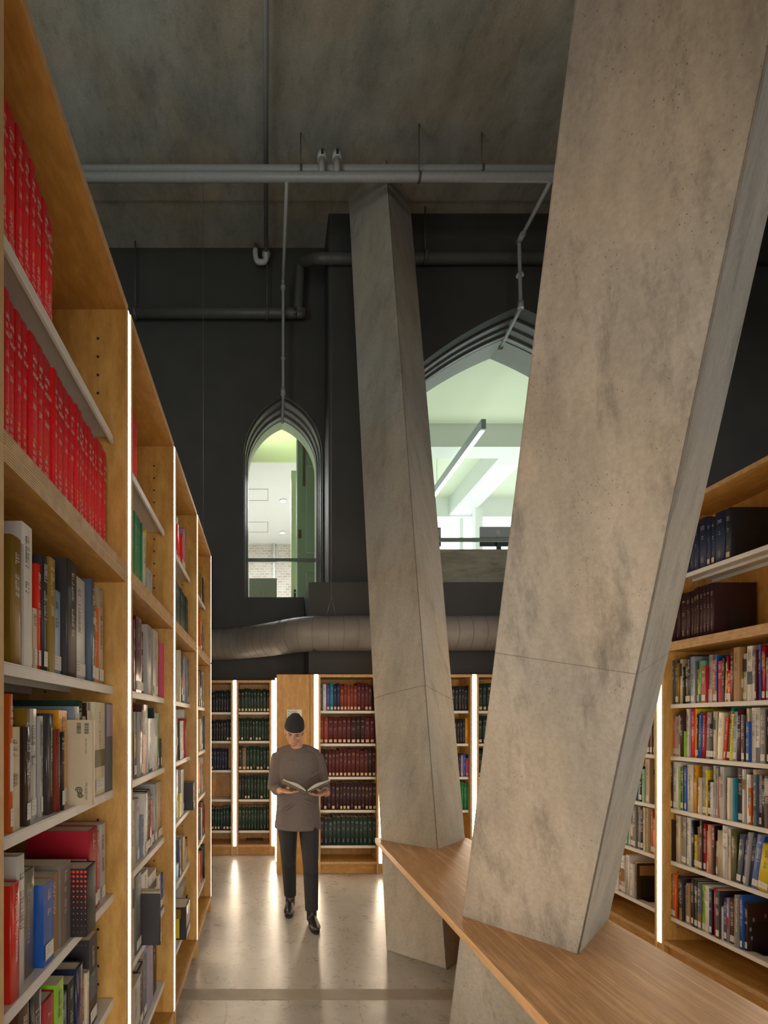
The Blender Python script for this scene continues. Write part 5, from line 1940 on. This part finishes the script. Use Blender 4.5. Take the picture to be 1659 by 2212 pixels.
# shoes
for s in (-1, 1):
    a_ = AN[s]
    g = 0.0 if s > 0 else 0.0
    bm = bmesh.new()
    heel = Vector((a_.x, a_.y + 0.055, 0.045))
    toe = Vector((a_.x + s * 0.02, a_.y - 0.19, 0.030))
    loft(bm, [heel + Vector((0, 0.02, -0.005)), heel + Vector((0, 0, 0)), (heel * 0.6 + toe * 0.4) + Vector((0, 0, 0.008)), (heel * 0.25 + toe * 0.75) + Vector((0, 0, -0.002)), toe],
         [(0.024, 0.03), (0.037, 0.043), (0.040, 0.042), (0.047, 0.032), (0.026, 0.022)], 16, up=(0, 0, 1))
    loft(bm, [(a_.x, a_.y + 0.01, 0.04), (a_.x, a_.y + 0.008, 0.14)], [(0.042, 0.05), (0.043, 0.047)], 16)
    # cut flat on the ground
    bmesh.ops.recalc_face_normals(bm, faces=bm.faces)
    for v in bm.verts:
        if v.co.z < 0.014:
            v.co.z = 0.014
    sh = fuse(bm, 'shoe', M_shoe, 0.006, person, 2)
    m_ = MB()
    outl = []
    for k in range(20):
        a = 2 * math.pi * k / 20
        yy = math.cos(a)
        w_ = 0.040 + 0.010 * max(0, -yy) - 0.004 * max(0, yy)
        outl.append((a_.x + (0.010 * s) * (1 - yy) + w_ * math.sin(a) * 0.95, a_.y - 0.060 + 0.145 * yy))
    m_.prism(outl, 0.0, 0.016, 2, pmat('rubber_sole', (0.02, 0.018, 0.017), 0.6))
    so = m_.build('sole', sh)
# beanie with rolled cuff
bm = bmesh.new()
for (z_, r1, r2) in ((0.075, 0.080, 0.098),):
    blob_m(bm, HM @ Matrix.Translation((0, 0.016, 0.062)), (0.079, 0.098, 0.078))
loft(bm, [hp(0, 0.014, 0.020), hp(0, 0.014, 0.065)], [(0.080, 0.099), (0.080, 0.099)], 24, up=tuple((HM.to_3x3() @ Vector((0, 1, 0)))))
loft(bm, [hp(0, 0.014, 0.024), hp(0, 0.014, 0.054)], [(0.083, 0.102), (0.083, 0.102)], 24, up=tuple((HM.to_3x3() @ Vector((0, 1, 0)))))
loft(bm, [hp(0, 0.018, 0.09), hp(0, 0.026, 0.135), hp(0, 0.03, 0.150)], [0.062, 0.042, 0.024], 16)
fuse(bm, 'beanie', M_hat, 0.006, person, 2)
# eyes (lids lowered), brows, glasses
m_ = MB()
M_eye = pmat('eye_dark', (0.03, 0.02, 0.015), 0.3)
for s in (-1, 1):
    c = hp(s * 0.028, -0.076, -0.006)
    m_.ball(c, 0.009, M_eye, (1.2, 0.6, 0.45), 10, 6)
m_.build('eyes', person)
m_ = MB()
for s in (-1, 1):
    m_.tube([hp(s * 0.012, -0.091, 0.010), hp(s * 0.030, -0.090, 0.015), hp(s * 0.046, -0.080, 0.011)], [0.003, 0.0035, 0.002], M_eye, 8)
m_.build('eyebrows', person)
m_ = MB()
for s in (-1, 1):
    ring = [hp(s * 0.031 + 0.023 * math.cos(a), -0.097 + 0.006 * abs(math.cos(a)), -0.008 + 0.018 * math.sin(a)) for a in [2 * math.pi * k / 18 for k in range(19)]]
    m_.tube(ring, 0.0016, M_steel, 6, cap=False)
    m_.tube([hp(s * 0.054, -0.092, -0.004), hp(s * 0.074, -0.04, -0.002), hp(s * 0.080, 0.005, -0.002)], 0.0016, M_steel, 6)
m_.tube([hp(-0.009, -0.099, -0.006), hp(0, -0.101, -0.003), hp(0.009, -0.099, -0.006)], 0.0016, M_steel, 6)
m_.build('glasses', person)

# the open book in the hands
ob = thing('open_book', 'open book with cream pages held at waist height by the walking reader', 'book', (0.298, 4.13, 1.10))
ax = Vector((0, -0.86, 0.18)).normalized()   # from chest edge towards the viewer
M_cov = pmat('book_cover_moss', '5e6048', 0.5)
M_pg = pmat('open_pages', (0.36, 0.345, 0.28), 0.8, var=0.04, vscale=60)
L_ = 0.25
for s in (-1, 1):
    m_ = MB()
    prof = []
    for k in range(9):
        t = k / 8
        x = s * (0.006 + 0.170 * t)
        z = 0.012 + 0.020 * math.sin(math.pi * min(1, t * 1.25)) * (1 - t * 0.5) + 0.085 * t
        prof.append((x, z))
    low = [(s * (0.004 + 0.172 * t / 8), 0.0 + 0.085 * t / 8) for t in range(9)]
    for k in range(8):
        q = [prof[k], prof[k + 1], low[k + 1], low[k]]
        a0 = Vector((0, 0.125, -0.025))
        P0 = [Vector((p[0], 0, p[1])) + a0 for p in q]
        P1 = [p + ax * L_ for p in P0]
        if s > 0:
            m_.face([P0[0], P0[1], P1[1], P1[0]], M_pg, True)
        else:
            m_.face([P1[0], P1[1], P0[1], P0[0]], M_pg, True)
        m_.face([P0[0], P0[3], P0[2], P0[1]], M_pg)
        m_.face([P1[0], P1[1], P1[2], P1[3]], M_pg)
        m_.face([P0[3], P1[3], P1[2], P0[2]], M_pg)
        if k == 7:
            m_.face([P0[1], P0[2], P1[2], P1[1]], M_pg)
    m_.build('page_block', ob)
m_ = MB()
a0 = Vector((0, 0.130, -0.029))
cp = [(-0.184, 0.088), (-0.012, 0.0), (0.012, 0.0), (0.184, 0.088)]
for (p, q) in zip(cp[:-1], cp[1:]):
    P0 = [Vector((p[0], 0, p[1])) + a0, Vector((q[0], 0, q[1])) + a0]
    P1 = [v + ax * (L_ + 0.008) for v in P0]
    dn = Vector((0, 0, -0.003))
    m_.face([P0[0], P0[1], P1[1], P1[0]], M_cov)
    m_.face([P0[0] + dn, P1[0] + dn, P1[1] + dn, P0[1] + dn], M_cov)
    m_.face([P1[0], P1[1], P1[1] + dn, P1[0] + dn], M_cov)
    m_.face([P0[1], P0[0], P0[0] + dn, P0[1] + dn], M_cov)
m_.build('cover', ob)

print('books', BOOKN[0])
